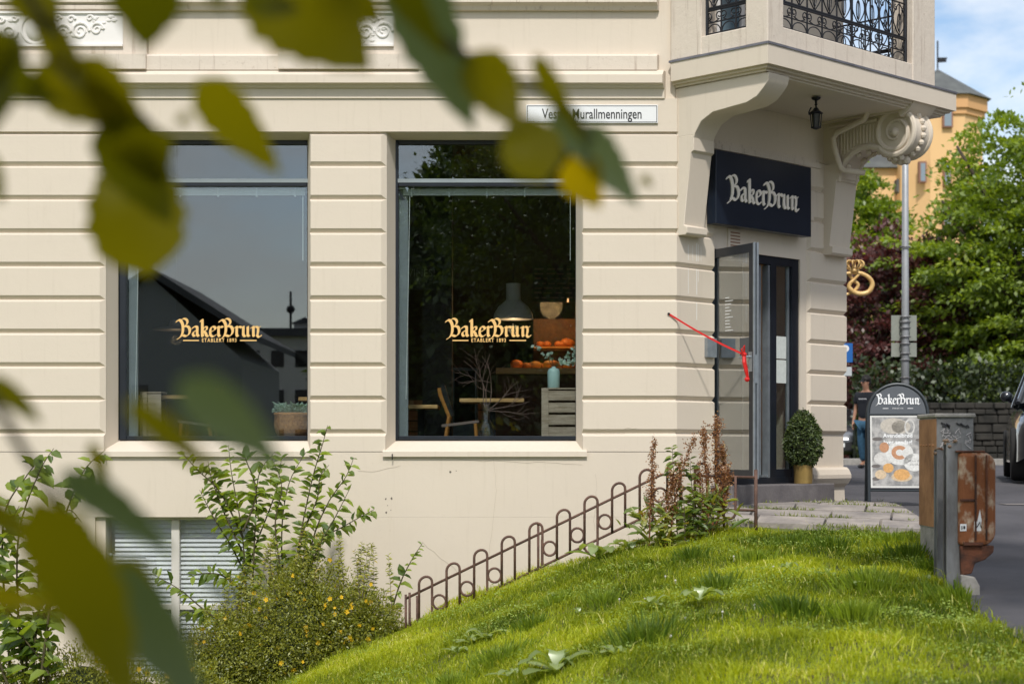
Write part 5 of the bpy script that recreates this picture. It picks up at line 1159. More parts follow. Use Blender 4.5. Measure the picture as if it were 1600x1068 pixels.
# houses across the street behind the camera (seen as reflections in the glass)
def mir(px, d): return (px - 800) / F * (36 + d)
def miz(py, d): return (700 - py) / F * (36 + d)
d = 26; t = thing('gabled_house', 'dark gabled house opposite, mirrored as a steep roof in the left shop window', 'building', (mir(150, d), -d, -3))
mb = MB(); x0, x1 = mir(60, d), mir(374, d); xa = mir(228, d); ze = miz(560, d); mb.box(x0, x1, -d - 10, -d, -3, ze); mb.prism([(x0, -d, ze), (x1, -d, ze), (xa, -d, miz(428, d))], (0, -10, 0)); mb.build('wall', mat('dark_house', (.34, .34, .35), .8), t)
mb = MB(); mb.prism([(xa, -d + .3, miz(414, d)), (mir(402, d), -d + .3, miz(524, d)), (mir(402, d), -d + .3, miz(534, d)), (xa, -d + .3, miz(427, d))], (0, -10.6, 0)); mb.prism([(xa, -d + .3, miz(414, d)), (mir(50, d), -d + .3, miz(540, d)), (mir(50, d), -d + .3, miz(550, d)), (xa, -d + .3, miz(427, d))], (0, -10.6, 0)); mb.build('roof', M['houser'], t)
for px in (140, 200, 300): mb = MB(); mb.box(mir(px, d), mir(px + 26, d), -d, -d + .04, miz(650, d), miz(600, d)); mb.build('window', M['cglass'], t)
d = 44; t = thing('apartment_house', 'pale grey flat roofed apartment house opposite, mirrored in the left shop window', 'building', (mir(520, d), -d, -3))
mb = MB(); x0, x1 = mir(330, d), mir(700, d); mb.box(x0, x1, -d - 12, -d, -3, miz(524, d)); mb.box(mir(440, d), mir(476, d), -d - 8, -d - 4, miz(524, d), miz(494, d)); mb.build('wall', M['housew'], t)
mb = MB(); mb.box(x0 - .3, x1 + .3, -d - 12.3, -d + .5, miz(524, d), miz(512, d)); mb.prism([(mir(436, d), -d - 3.8, miz(494, d)), (mir(480, d), -d - 3.8, miz(494, d)), (mir(458, d), -d - 3.8, miz(484, d))], (0, -4.5, 0)); mb.build('roof', M['houser'], t)
for r_ in range(3):
    for px in range(345, 690, 38): mb = MB(); mb.box(mir(px, d), mir(px + 20, d), -d, -d + .05, miz(572 + r_ * 62, d), miz(546 + r_ * 62, d)); mb.build('window', M['cglass'], t)
mb = MB(); mb.tube([(mir(430, d), -d - 5, miz(524, d)), (mir(430, d), -d - 5, miz(438, d))], .06, 6); mb.tube([(mir(424, d), -d - 5, miz(470, d)), (mir(436, d), -d - 5, miz(470, d))], .05, 6); mb.ball((mir(430, d), -d - 5, miz(468, d)), .22, 8); mb.build('roof_mast', M['iron'], t)

# ------------------------------------------------------------------ trees
LM_lime = leafmat('lime_green_leaf', (.05, .10, .008), (.25, .33, .025), .45, cc=(.36, .42, .04))
LM_dark = leafmat('deep_green_leaf', (.022, .045, .010), (.09, .13, .018), .35)  # dark leaf colour; on the trees above the wall it replaces deep shade
LM_cop = leafmat('copper_leaf', (.05, .018, .022), (.19, .065, .06), .35, tcol=(1.6, .9, .8))
def crown(name, m, parent, c, rad, ncl, per, ls, flat=.35, seed=1, shell=.55, cull=None, clr=.16, low=0):
    """leaf clusters spread unevenly through an ellipsoid; sprays lie flat like beech or hornbeam"""
    g = np.random.default_rng(seed); c = np.array(c, float); rad = np.array(rad, float)
    d = g.normal(size=(ncl, 3)); d /= np.linalg.norm(d, axis=1)[:, None]
    r = shell + (1 - shell) * g.random(ncl) ** .7
    lump = 1 + .16 * np.sin(d[:, 0] * 7 + seed) * np.cos(d[:, 2] * 6 + seed * 2) + .10 * np.sin(d[:, 1] * 11 + d[:, 0] * 5)
    cc = c + d * (r * lump)[:, None] * rad
    if cull is not None: cc = cc[cull(cc)]
    n = len(cc); cr_ = rad.mean() * clr * (.6 + .8 * g.random(n))
    k = per; ctr = np.repeat(cc, k, 0); out = np.repeat(cc - c, k, 0); out /= np.linalg.norm(out, axis=1)[:, None] + 1e-6
    off = g.normal(0, .5, (n * k, 3)) * np.repeat(cr_, k)[:, None]; off[:, 2] *= flat
    off[:, 2] -= .25 * (off[:, 0] ** 2 + off[:, 1] ** 2) / np.repeat(cr_, k)
    Pq = ctr + off; D = out * .6 + g.normal(0, .55, (n * k, 3)); D[:, 2] -= .15
    U = np.tile([0, 0, 1.], (n * k, 1)) + g.normal(0, .45, (n * k, 3))
    tint = np.clip(np.repeat(g.random(n) * .55, k) + g.random(n * k) * .5, 0, 1)
    return leaves(name, m, parent, Pq, D, U, g.uniform(.7, 1.25, n * k) * ls, g.uniform(.5, .75, n * k) * ls, tint, diamond=True)
def trunk(parent, x, y, z0, h, r, c, rad, nl=9, seed=2):
    g = random.Random(seed); mb = MB(); top = Vector((x + g.uniform(-.3, .3), y, z0 + h)); pts = [Vector((x, y, z0)), Vector((x, y, z0 + h * .5)), top]
    mb.tube(cat_rom([tuple(p) for p in pts], 4), [r * (1.25 - .6 * i / 8) for i in range(9)], 10)
    for k in range(nl):
        a = g.uniform(0, 6.28); b = g.uniform(-.3, .9); tip = Vector(c) + Vector((math.cos(a) * rad[0] * .8, math.sin(a) * rad[1] * .8, b * rad[2] * .8)); s0 = Vector((x, y, z0 + h * g.uniform(.55, 1)))
        md = s0.lerp(tip, .5) + Vector((0, 0, rad[2] * .12)); mb.tube(cat_rom([tuple(s0), tuple(md), tuple(tip)], 4), [r * .45 * (1 - .09 * i) for i in range(9)], 6)
    return mb.build('trunk', M['bark'], parent, smooth=True)
def tree(nm, label, x, y, z0, h, r, c, rad, m, ncl, per, ls, seed, **k):
    t = thing(nm, label, 'tree', (x, y, z0), group='trees along the street'); trunk(t, x, y, z0, h, r, c, rad, seed=seed); crown('crown', m, t, c, rad, ncl, per, ls, seed=seed, **k); return t
tree('hornbeam_tree', 'large bright green tree with layered sprays at the right edge of the street', 16.0, 51, -.4, 3.2, .28, (15.8, 51, 5.3), (4.2, 3.6, 5.1), LM_lime, 900, 95, .17, 11, flat=.16, shell=.35, clr=.15)
tree('hornbeam_tree', 'bright green tree with low hanging sprays in front of the stone wall', 18.8, 46.8, -.4, 3.0, .25, (19.0, 47, 5.0), (4.4, 3.0, 3.6), LM_lime, 560, 90, .17, 19, flat=.16, shell=.35)
tree('copper_beech', 'purple copper leaved tree behind the pretzel sign and light pole', 11.0, 54, -.4, 2.2, .2, (11.7, 53, 3.1), (3.0, 2.2, 3.4), LM_cop, 480, 70, .17, 12)
tree('street_tree', 'fresh green tree seen under the balcony bracket left of the light pole', 12.3, 63, -.4, 4.0, .25, (12.2, 63, 6.6), (2.0, 2.2, 3.6), LM_lime, 330, 70, .19, 13)
tree('street_tree', 'low dark green tree behind the man at the house corner', 10.2, 58, -.4, 2.0, .2, (10.6, 58, 1.6), (3.0, 2.0, 2.2), LM_lime, 240, 60, .18, 14)
tree('street_tree', 'tree above the stone wall, its dark leaf colour standing in for deep shade', 15.5, 56, -.4, 3.0, .25, (15.2, 56, 2.6), (5.2, 2.2, 3.8), LM_dark, 480, 75, .22, 15, shell=.2)  # dark leaves paint the deep shade below the bright tree
tree('street_tree', 'tree behind the SUV at the right edge, leaves coloured dark for deep shade', 21.5, 57, -.4, 3.0, .25, (21.5, 57, 3.2), (5.0, 2.6, 4.6), LM_dark, 420, 75, .22, 16, shell=.2)
tree('street_tree', 'dense tree behind the camera, mirrored dark in the right shop window', -.6, -13, -2.9, 3.5, .3, (-.8, -13.5, 2.6), (3.7, 2.6, 6.6), LM_dark, 900, 60, .36, 17, shell=.15, flat=.6)
tree('street_tree', 'second dense tree behind the camera beside the first', 5.2, -14, -2.9, 3.5, .3, (5.0, -14, 2.8), (3.6, 2.6, 6.6), LM_dark, 640, 60, .36, 18, shell=.15, flat=.6)
tree('street_tree', 'tree just outside the right edge that shades the road beside the rusty housing', 5.6, 9.0, -1.4, 4.6, .14, (4.3, 9.3, 5.2), (1.5, 2.0, 1.1), LM_dark, 170, 60, .13, 20, shell=.2, flat=.6)
bh = thing('brick_house', 'red brown house across the side street, mirrored in the door glass', 'building', (26, 22, -1))
mb = MB(); mb.box(24, 34, 6, 40, -1, 9.5); mb.build('wall', mat('red_brown_render', (.11, .05, .04), .8, var=.3), bh)
mb = MB(); mb.prism([(23.6, 5.6, 9.5), (34.4, 5.6, 9.5), (29, 5.6, 13)], (0, 35, 0)); mb.build('roof', M['houser'], bh)
for r_ in range(3):
    for y_ in range(8, 39, 4): mb = MB(); mb.box(23.96, 24, y_, y_ + 1.2, .8 + r_ * 2.9, 2.5 + r_ * 2.9); mb.build('window', M['cglass'], bh)
# hedge behind the wall; tree shade is put into its dark leaf colour
hg = thing('hedge', 'clipped hedge behind the stone wall, coloured dark for the tree shade', 'hedge', (18, 46, -.3)); g = np.random.default_rng(5); n = 26000
leaves('foliage', leafmat('hedge_leaf_shaded', (.010, .022, .005), (.045, .065, .012), .3), hg, np.stack([g.uniform(9, 34, n), 45.6 + g.random(n) * .8, -.2 + 2.4 * g.random(n) + .2 * np.sin(np.arange(n))], 1), g.normal(0, 1, (n, 3)), g.normal(0, 1, (n, 3)), g.uniform(.12, .2, n), g.uniform(.08, .13, n), g.random(n), diamond=True)
mb = MB(); mb.box(9, 34, 46.0, 46.3, -.3, 1.3); mb.build('shade_core', mat('hedge_shade_core', (.012, .018, .008), 1), hg)  # solid dark block standing in for the shade inside the hedge

# ------------------------------------------------------------------ lawn
def lawn():
    g = np.random.default_rng(9); n = 300000
    X = g.uniform(-4.2, 4.0, n); Y = 8.9 + 8.2 * g.random(n) ** .8
    keep = (X < Xe(Y) - .02 + .05 * g.normal(size=n)) & (Y < 16.95 + .06 * np.sin(X * 9)) & (X / Y < .36)
    keep &= ~((X > 1.95) & (Y > 16.72 + .10 * np.sin(X * 6)))
    keep &= (X > -.19 * Y - .9)
    X, Y = X[keep], Y[keep]; n = len(X); Z = Tn(X, Y)
    def nz(x, y, s): return .5 + .25 * (np.sin(x * s + 1.3 * np.sin(y * s * .7)) + np.sin(y * s * 1.1 + 1.7 * np.sin(x * s * .6 + 2)))
    tuft = nz(X, Y, 2.3) * .5 + nz(X + 7, Y, 5.7) * .3 + nz(X, Y + 3, 14) * .25
    hgt = (.016 + .075 * np.clip(tuft, 0, 1.2) ** 2.4) * g.uniform(.45, 1.5, n)
    edge = np.clip((Y - 16.2) * 1.5, 0, 1) * (X < 2.1) + np.clip((X - Xe(Y) + .25) * 3, 0, 1); hgt *= 1 + .5 * edge * g.random(n)
    a = g.uniform(0, 6.283, n); lean = g.uniform(.3, 1.7, n); wd = g.uniform(.0038, .0085, n); lng = g.random(n) < .025; hgt = np.where(lng, hgt + g.uniform(.04, .10, n), hgt)
    dx, dy = np.cos(a), np.sin(a); sx, sy = -dy * wd / 2, dx * wd / 2
    tw = g.uniform(-1.2, 1.2, n); sx, sy = sx * np.cos(tw) - sy * np.sin(tw), sx * np.sin(tw) + sy * np.cos(tw)
    b0 = np.stack([X - sx, Y - sy, Z - .012], 1); b1 = np.stack([X + sx, Y + sy, Z - .012], 1)
    mxy = np.stack([X + dx * hgt * lean * .35, Y + dy * hgt * lean * .35, Z + hgt * .62], 1)
    m0 = mxy - np.stack([sx, sy, sx * 0], 1) * .8; m1 = mxy + np.stack([sx, sy, sx * 0], 1) * .8
    tp = np.stack([X + dx * hgt * lean, Y + dy * hgt * lean, Z + hgt * (1.05 - .25 * lean)], 1); tp2 = tp + np.stack([sx, sy, sx * 0], 1) * .15
    V = np.stack([b0, b1, m1, m0, tp2, tp], 1).reshape(-1, 3)
    idx = (np.array([[0, 1, 2, 3], [3, 2, 4, 5]])[None] + (np.arange(n) * 6)[:, None, None]).reshape(-1, 4)
    yel = nz(X + 2, Y * 1.3, 1.1) * .6 + nz(X, Y, 6) * .25
    pt = np.clip(nz(X * 1.3 + 5, Y * 1.6, 1.9) * nz(X, Y, 4.1) * 2.2, 0, 1); tint = np.clip(.75 * yel + .45 * pt - .12 + g.normal(0, .15, n), 0, 1); tint = np.where(g.random(n) < .05, 1., tint)
    o = rawmesh('lawn_grass', leafmat('grass_blade', (.065, .115, .010), (.44, .50, .035), .45, .6, cc=(.62, .60, .22), glossy=.012, tcol=(2.2, 2.0, .3)), None, V, idx, np.repeat(tint, 6)); tag(o, 'short bright green grass covering the sloping lawn', 'grass', kind='stuff')
lawn()
def clover():
    g = np.random.default_rng(14); n = 60000; X = g.uniform(-4, 3.9, n); Y = g.uniform(9.2, 16.8, n)
    f = np.sin(X * 2.1 + 2 * np.sin(Y * 1.3)) + np.sin(Y * 3.1 - X * 1.4) + .8 * np.sin(X * 7 + Y * 5)
    k = (f > .55) & (X < Xe(Y) - .1) & (X > -.19 * Y - .9) & ~((X > 1.9) & (Y > 16.6)); X, Y = X[k], Y[k]; n = len(X); Z = Tn(X, Y) + g.uniform(.02, .07, n)
    o = leaves('clover_leaves', leafmat('clover_leaf', (.14, .22, .03), (.36, .46, .10), .35, .5, glossy=.03), None, np.stack([X, Y, Z], 1), np.stack([g.normal(0, 1, n), g.normal(0, 1, n), g.normal(0, .25, n)], 1), np.stack([g.normal(0, .3, n), -.25 + g.normal(0, .3, n), np.ones(n)], 1), g.uniform(.012, .026, n), g.uniform(.010, .020, n), g.random(n), diamond=True); tag(o, 'patches of small pale clover leaves among the lawn grass', 'clover', kind='stuff')
clover()
def tufts():
    g = np.random.default_rng(33); Pq, D, L_, W_, TT = [], [], [], [], []
    spots = [(1358, 985, 1.2), (1180, 900, .7), (780, 985, 1.0), (1010, 1040, 1.1), (870, 905, .6), (1300, 870, .8), (1420, 900, .9), (560, 1030, .9), (1120, 960, .8), (700, 1000, .7), (1500, 1010, 1.1), (940, 935, .6), (1240, 1040, 1.1), (640, 1040, .9), (1080, 880, .6), (1460, 940, .9), (830, 940, .6), (1390, 850, .9), (1230, 850, .8), (1330, 1050, 1.0)]
    for px, py, sz in spots:
        Y0 = 11.6 + (1062 - py) / 232 * 4.6; X0 = xx(px, Y0); m = int(330 * sz); a = g.uniform(0, 6.28, m); r_ = np.abs(g.normal(0, .13 * sz, m)); X = X0 + r_ * np.cos(a); Y = np.minimum(Y0 + r_ * np.sin(a) * 1.3, 16.6); X = np.minimum(X, Xe(Y) - .03)
        Pq.append(np.stack([X, Y, Tn(X, Y)], 1)); D.append(np.stack([np.cos(a) * g.uniform(.1, .9, m), np.sin(a) * g.uniform(.1, .9, m), np.ones(m)], 1)); L_.append(g.uniform(.06, .15, m) * (.7 + .4 * sz)); W_.append(g.uniform(.005, .011, m)); TT.append(np.clip(g.uniform(0, .55) + g.normal(0, .15, m), 0, 1))
    Pq = np.concatenate(Pq); n = len(Pq)
    o = leaves('grass_tufts', leafmat('tuft_grass', (.09, .16, .018), (.36, .46, .06), .45, .5, cc=(.50, .52, .16), glossy=.02, tcol=(2.0, 1.9, .4)), None, Pq, np.concatenate(D), np.tile([.1, -1, .1], (n, 1)) + g.normal(0, .5, (n, 3)), np.concatenate(L_), np.concatenate(W_), np.concatenate(TT)); tag(o, 'longer rough tufts of darker grass scattered over the lawn', 'grass', kind='stuff')
tufts()
# grass in the paving joints
g = np.random.default_rng(21); n = 3200; uu = g.uniform(0, 2.9, n); rr_ = g.integers(0, 6, n); vv = rr_ * .47 - .02 + g.normal(0, .012, n)
X = 1.75 + uu * cu - vv * su; Y = 17.3 + uu * su + vv * cu; kp = (X < Xe(17) + .1) & ((np.sin(uu * 5 + rr_ * 2) > -.2)); X, Y = X[kp], Y[kp]; n = len(X); Z = T(np.full(n, 2.5), Y) + .0
kp2 = None
jg = leaves('joint_grass', leafmat('joint_grass', (.10, .15, .02), (.26, .29, .05), .4), None, np.stack([X, Y, Z], 1), np.stack([g.normal(0, .6, n), g.normal(0, .6, n), np.ones(n)], 1), np.stack([g.normal(0, 1, n), -np.ones(n), np.zeros(n)], 1), g.uniform(.03, .075, n), g.uniform(.006, .01, n), g.random(n), diamond=True); tag(jg, 'yellow green grass growing in the paving joints', 'grass', kind='stuff')
# white clover heads
for k in range(10):
    px, py = random.uniform(860, 1350), random.uniform(880, 1050)
    Y = 11.6 + (1060 - py) / 230 * 4.6; X = xx(px, Y); z = float(Tn(X, Y)) + .05
    mb = MB(); mb.ball((X, Y, z), .0085, 8); mb.tube([(X, Y, z - .05), (X, Y, z)], .0015, 4); o = mb.build('clover_flower', mat('clover_white', (.62, .60, .54), .8)); tag(o, 'small round white clover flower in the lawn grass', 'flower', 'clover flowers in the lawn')
LM_broad = leafmat('broad_leaf', (.16, .22, .06), (.34, .42, .16), .4, .4, glossy=.09)
LM_shrub = leafmat('shrub_leaf', (.06, .11, .018), (.26, .34, .05), .45, .45, glossy=.045)
LM_pot = leafmat('small_bush_leaf', (.09, .12, .012), (.36, .36, .04), .42, .5, cc=(.44, .30, .07))
def rosette(px, py, Y, n_, Ln, label, up=.6, m=None, W=.36, cat='plant', nm='weed_rosette'):
    X = xx(px, Y); z = float(Tn(X, Y)); g = np.random.default_rng(int(px + py)); t = thing(nm, label, cat, (X, Y, z), group='broad leaved weeds in the lawn')
    a = np.linspace(0, 6.28, n_, endpoint=False) + g.normal(0, .3, n_); e = g.uniform(.15, up, n_); L_ = Ln * g.uniform(.7, 1.1, n_)
    V = []; I = []; TT = []
    for k in range(n_):      # arching leaf of six cross rows with a keel
        d = np.array([math.cos(a[k]), math.sin(a[k]), 0]); s_ = np.array([-d[1], d[0], 0]); tn_ = g.random()
        for i in range(8):
            t_ = i / 7; wv = W * L_[k] * .5 * (math.sin(math.pi * min(1, t_ * .92 + .05)) ** .8) * (.45 + .55 * t_) * (1 + .14 * (-1) ** i); rr = L_[k] * t_
            c = np.array([X, Y, z + .01]) + d * rr * math.cos(e[k]) + np.array([0, 0, 1]) * (rr * math.sin(e[k]) * 1.3 - .9 * e[k] * rr * rr / L_[k])
            V += [c - s_ * wv + [0, 0, .25 * wv], c, c + s_ * wv + [0, 0, .25 * wv]]; TT += [tn_ * .7, tn_ * .7 + .25, tn_ * .7]
            if i: b = len(V) - 6; I += [(b, b + 1, b + 4, b + 3), (b + 1, b + 2, b + 5, b + 4)]
    rawmesh('foliage', m or LM_broad, t, np.array(V) - np.array(ORG[t.name]), np.array(I), np.clip(np.array(TT), 0, 1), smooth=True); return t
def yb(py): return 11.6 + (1062 - py) / 232 * 4.6
for px, py, L_, n_, lab in ((806, 1030, .24, 8, 'pale lobed dandelion rosette low in the lawn, left of the larger weed'), (868, 1036, .44, 9, 'large pale green broad leaved weed near the bottom of the lawn'), (1022, 985, .22, 6, 'weed with flat round leaves in the middle of the lawn'), (1092, 992, .28, 8, 'dark leaved weed right of the round leaved one in the lawn'), (735, 930, .22, 8, 'light green weed clump at the foot of the fence left part'), (716, 945, .15, 7, 'small light weed beside the low end of the fence'), (1360, 985, .22, 8, 'dark flat weed in the lawn below the paving'), (755, 925, .26, 5, 'upright pointed leaf weed by the fence'), (905, 945, .14, 6, 'tiny pale weed below the fence middle'), (1290, 955, .15, 6, 'small flat weed in the right part of the lawn'), (1440, 975, .17, 7, 'grey green weed near the steel posts'), (1230, 945, .18, 6, 'weed with a few pale leaves in the right half of the lawn'), (880, 900, .20, 7, 'leafy weed close below the fence where the slope steepens'), (640, 1010, .20, 7, 'weed beside the flowering bush at the low end of the lawn'), (960, 1050, .20, 7, 'weed at the bottom edge right of the large pale one')):
    rosette(px, py, yb(py), n_, L_, lab, up=1.3, W=.42)
for px, py, L_, n_, lab in ((935, 860, .38, 6, 'big leaved burdock at the fence beside the brown dock plants'), (985, 868, .30, 8, 'lush green leaves at the foot of the first brown dock plant')):
    rosette(px, py, 16.4, n_, L_, lab, up=1.25, W=.55)

# ------------------------------------------------------------------ shrubs
def stemplant(t, stems, m, lf, seed, step=.05, drop=.5, r=.007, wr=.55, nm='foliage', sp=1.0):
    g = np.random.default_rng(seed); mb = MB(); PP, DD, UU, LL = [], [], [], []
    for st in stems:
        pts = cat_rom([tuple(p) for p in st], 8); n = len(pts); mb.tube(pts, [r * (1.2 - i / n) for i in range(n)], 6)
        acc = 0; side = 1
        for i in range(1, n):
            a, b = np.array(pts[i - 1]), np.array(pts[i]); seg = np.linalg.norm(b - a); acc += seg; d = (b - a) / (seg + 1e-9)
            while acc > step:
                acc -= step; 
                if i / n < .12 * sp: continue
                for sd_ in (1, -1):
                    if g.random() < .16: continue
                    lat = np.cross(d, [0, 1., 0]) * sd_; lat = lat / (np.linalg.norm(lat) + 1e-9)
                    D = lat * .9 + d * g.uniform(.1, .7) + g.normal(0, .36, 3) + np.array([0, g.uniform(-.7, .5), -drop * g.random()])
                    f = .55 + .6 * min(1, 3.2 * (1 - i / n) + .25)
                    PP.append(b - d * g.random() * step); DD.append(D); UU.append(np.array([g.normal(0, .3), -.45, 1]) ); LL.append(lf * f * g.uniform(.5, 1.2))
    mb.build('stem', M['stem'], t, smooth=True); n = len(PP); LL = np.array(LL)
    return leaves(nm, m, t, np.array(PP), np.array(DD), np.array(UU), LL, LL * wr * g.uniform(.85, 1.1, n), g.random(n))
Y = 15.2; t = thing('leafy_shrub', 'tall shrub with toothed green leaves against the wall at the left edge', 'shrub', (xx(30, Y), Y, -2.6))
def sp_(pts, Y): return [P(a, b, Y + (y if len(c) else 0)) for a, b, *c in pts for y in [(c[0] if c else 0)]]
stems = [sp_([(40, 1090), (28, 950), (30, 830), (60, 740), (84, 700)], Y), sp_([(60, 1090), (80, 930), (95, 830), (128, 740), (165, 702)], Y - .2), sp_([(20, 1090), (5, 900), (8, 800), (40, 745), (60, 720)], Y + .2), sp_([(50, 1090), (60, 960), (90, 880), (130, 855), (142, 850)], Y), sp_([(70, 1090), (75, 990), (60, 900), (100, 800), (128, 815)], Y - .1), sp_([(30, 1090), (40, 1000), (-20, 900), (-30, 780), (-10, 725)], Y), sp_([(10, 1090), (20, 1010), (60, 960), (80, 950)], Y), sp_([(90, 1095), (70, 1040), (40, 1000), (10, 960)], Y - .2), sp_([(20, 1090), (-10, 1000), (-20, 900), (10, 830), (30, 790)], Y - .3)]
stemplant(t, stems, LM_shrub, .155, 31, .060, .7, .012, .62)
Y = 17.1; t = thing('leafy_shrub', 'open shrub with arching leafy shoots in front of the basement window', 'shrub', (xx(400, Y), Y, -2.5), )
stems = [sp_([(390, 1050), (385, 930), (378, 830), (362, 740), (357, 694)], Y), sp_([(388, 1050), (395, 900), (400, 800), (405, 740), (430, 705)], Y), sp_([(385, 900), (360, 850), (335, 810), (312, 765)], Y), sp_([(386, 930), (350, 900), (320, 895), (300, 900)], Y - .1), sp_([(400, 1000), (330, 960), (280, 920), (235, 895)], Y - .2), sp_([(380, 840), (345, 770), (310, 735), (282, 705)], Y), sp_([(384, 900), (400, 850), (430, 770), (440, 715)], Y + .1), sp_([(378, 860), (350, 800), (330, 745), (325, 720)], Y), sp_([(380, 830), (400, 770), (385, 720), (378, 705)], Y - .1), sp_([(400, 1020), (360, 990), (320, 960), (290, 955)], Y)]
stemplant(t, stems, LM_shrub, .115, 32, .046, .4, .010, .6)
Y = 17.0; t = thing('leafy_shrub', 'spreading shrub with rows of round leaves rising from the flowering bush', 'shrub', (xx(460, Y), Y, -2.4))
stems = [sp_([(450, 1000), (462, 880), (485, 760), (505, 690), (512, 664)], Y), sp_([(470, 1000), (485, 860), (510, 790), (540, 745), (553, 714)], Y), sp_([(470, 900), (490, 850), (540, 820), (585, 795)], Y), sp_([(460, 980), (465, 860), (495, 780), (500, 745), (514, 726)], Y), sp_([(450, 1000), (440, 850), (450, 760), (478, 706)], Y + .1), sp_([(480, 900), (500, 850), (525, 805), (548, 760)], Y - .1), sp_([(440, 900), (430, 820), (440, 760), (425, 715)], Y), sp_([(600, 1000), (622, 920), (640, 880), (660, 848)], Y)]
stemplant(t, stems, LM_shrub, .105, 33, .048, .15, .009, .62)
def bush(name, label, c, rad, n, seed, fl, cells):
    t = thing(name, label, 'bush', (c[0], c[1], c[2] - rad[2])); g = np.random.default_rng(seed)
    cc = []; 
    for (ox, oy, oz, rx, rz) in cells: cc.append((c[0] + ox, c[1] + oy, c[2] + oz, rx, rz))
    m = n // len(cc); PP = []; OO = []
    mb = MB()
    for a, b, z, rx, rz in cc:
        d = g.normal(size=(m, 3)); d /= np.linalg.norm(d, axis=1)[:, None]; d[:, 1] *= np.where(g.random(m) < .7, -np.sign(d[:, 1]), 1); lump = 1 + .14 * np.sin(d[:, 0] * 9 + a * 5) * np.cos(d[:, 2] * 8) + .06 * np.sin(d[:, 0] * 23 + d[:, 2] * 19)
        r_ = (.60 + .44 * g.random(m) ** .8) * lump; PP.append(np.array([a, b, z]) + d * r_[:, None] * np.array([rx, rx * .8, rz])); OO.append(d)
        for k in range(14):
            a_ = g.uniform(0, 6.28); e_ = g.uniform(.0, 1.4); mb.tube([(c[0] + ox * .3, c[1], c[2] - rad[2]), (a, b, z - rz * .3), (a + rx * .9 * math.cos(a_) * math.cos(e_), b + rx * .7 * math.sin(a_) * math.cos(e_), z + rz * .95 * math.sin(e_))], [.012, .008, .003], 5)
        mb.ball((a, b, z), .50, 14, (rx, rx * .8, rz))  # dark ball standing in for the shaded inside of the bush
    mb.build('stem', mat('shaded_inside', (.035, .045, .014), 1, bump=1), t)
    PP = np.concatenate(PP); OO = np.concatenate(OO); k = len(PP)
    leaves('foliage', LM_pot, t, PP, OO + g.normal(0, .8, (k, 3)), OO * .5 + g.normal(0, .5, (k, 3)) + [0, 0, .6], g.uniform(.022, .045, k), g.uniform(.010, .018, k), np.clip(g.random(k) * .9, 0, 1), diamond=True)
    yel = bpy.data.materials.get('yellow_petal') or mat('yellow_petal', (.72, .46, .015), .6); first = None
    vis = [i for i in range(k) if OO[i][1] < .1 and OO[i][2] > -.2]; g.shuffle(vis)
    for i in vis[:fl]:
        p = Vector(PP[i]) + Vector(OO[i]) * .03
        if first is None:
            mb = MB()
            for q in range(5):
                a_ = q * 1.2566; u = Vector((math.cos(a_), -.25, math.sin(a_))); v = Vector((-math.sin(a_), 0, math.cos(a_)))
                mb.prism([Vector((0, 0, 0)), u * .012 + v * .009, u * .024 + v * .006, u * .024 - v * .006, u * .012 - v * .009], (0, .0015, 0))
            mb.ball((0, -.004, 0), .005, 6); first = mb.build('flower', yel); f_ = first
        else: f_ = first.copy(); col.objects.link(f_)
        f_.parent = t; f_.location = p - Vector(ORG[t.name]); s_ = g.uniform(.6, 1.15); f_.scale = (s_, s_, s_); f_.rotation_euler = (g.uniform(-.9, .3), g.uniform(0, 6.28), g.uniform(-.9, .9))
    return t
Y = 16.85; bush('flowering_bush', 'dense low bush dotted with yellow flowers in front of the wall', (xx(470, Y), Y, zz(980, Y)), (1.1, .8, .8), 60000, 41, 92,
     [(0, 0, 0, .72, .62), (-.55, 0, -.28, .55, .50), (.42, -.05, -.10, .52, .50), (.62, 0, -.05, .42, .42), (-.1, -.1, -.3, .6, .5), (-.85, .1, -.4, .4, .4), (.05, .1, .18, .45, .5)])
Y = 15.3; bush('flowering_bush', 'small bush with a few yellow flowers at the bottom left under the leafy shrub', (xx(130, Y), Y, zz(1075, Y)), (.7, .4, .5), 20000, 42, 26, [(0, 0, 0, .42, .40), (.5, 0, -.12, .45, .38), (-.45, 0, -.1, .4, .35), (.95, .1, -.12, .35, .34)])
Y = 16.8; g = np.random.default_rng(77); sh = []
bt_ = [o for o in bpy.data.objects if o.name.startswith('flowering_bush')][0]
for k in range(26):
    px = g.uniform(330, 625); top = np.interp(px, [320, 400, 470, 560, 635], [960, 880, 850, 872, 905]); dx = g.normal(0, 14); ex = g.uniform(8, 34)
    sh.append([P(px, top + 60, Y + g.normal(0, .15)), P(px + dx * .5, top + 15, Y), P(px + dx, top - ex, Y)])
stemplant(bt_, sh, LM_pot, .042, 78, .016, .3, .003, .4, nm='stray_shoot')
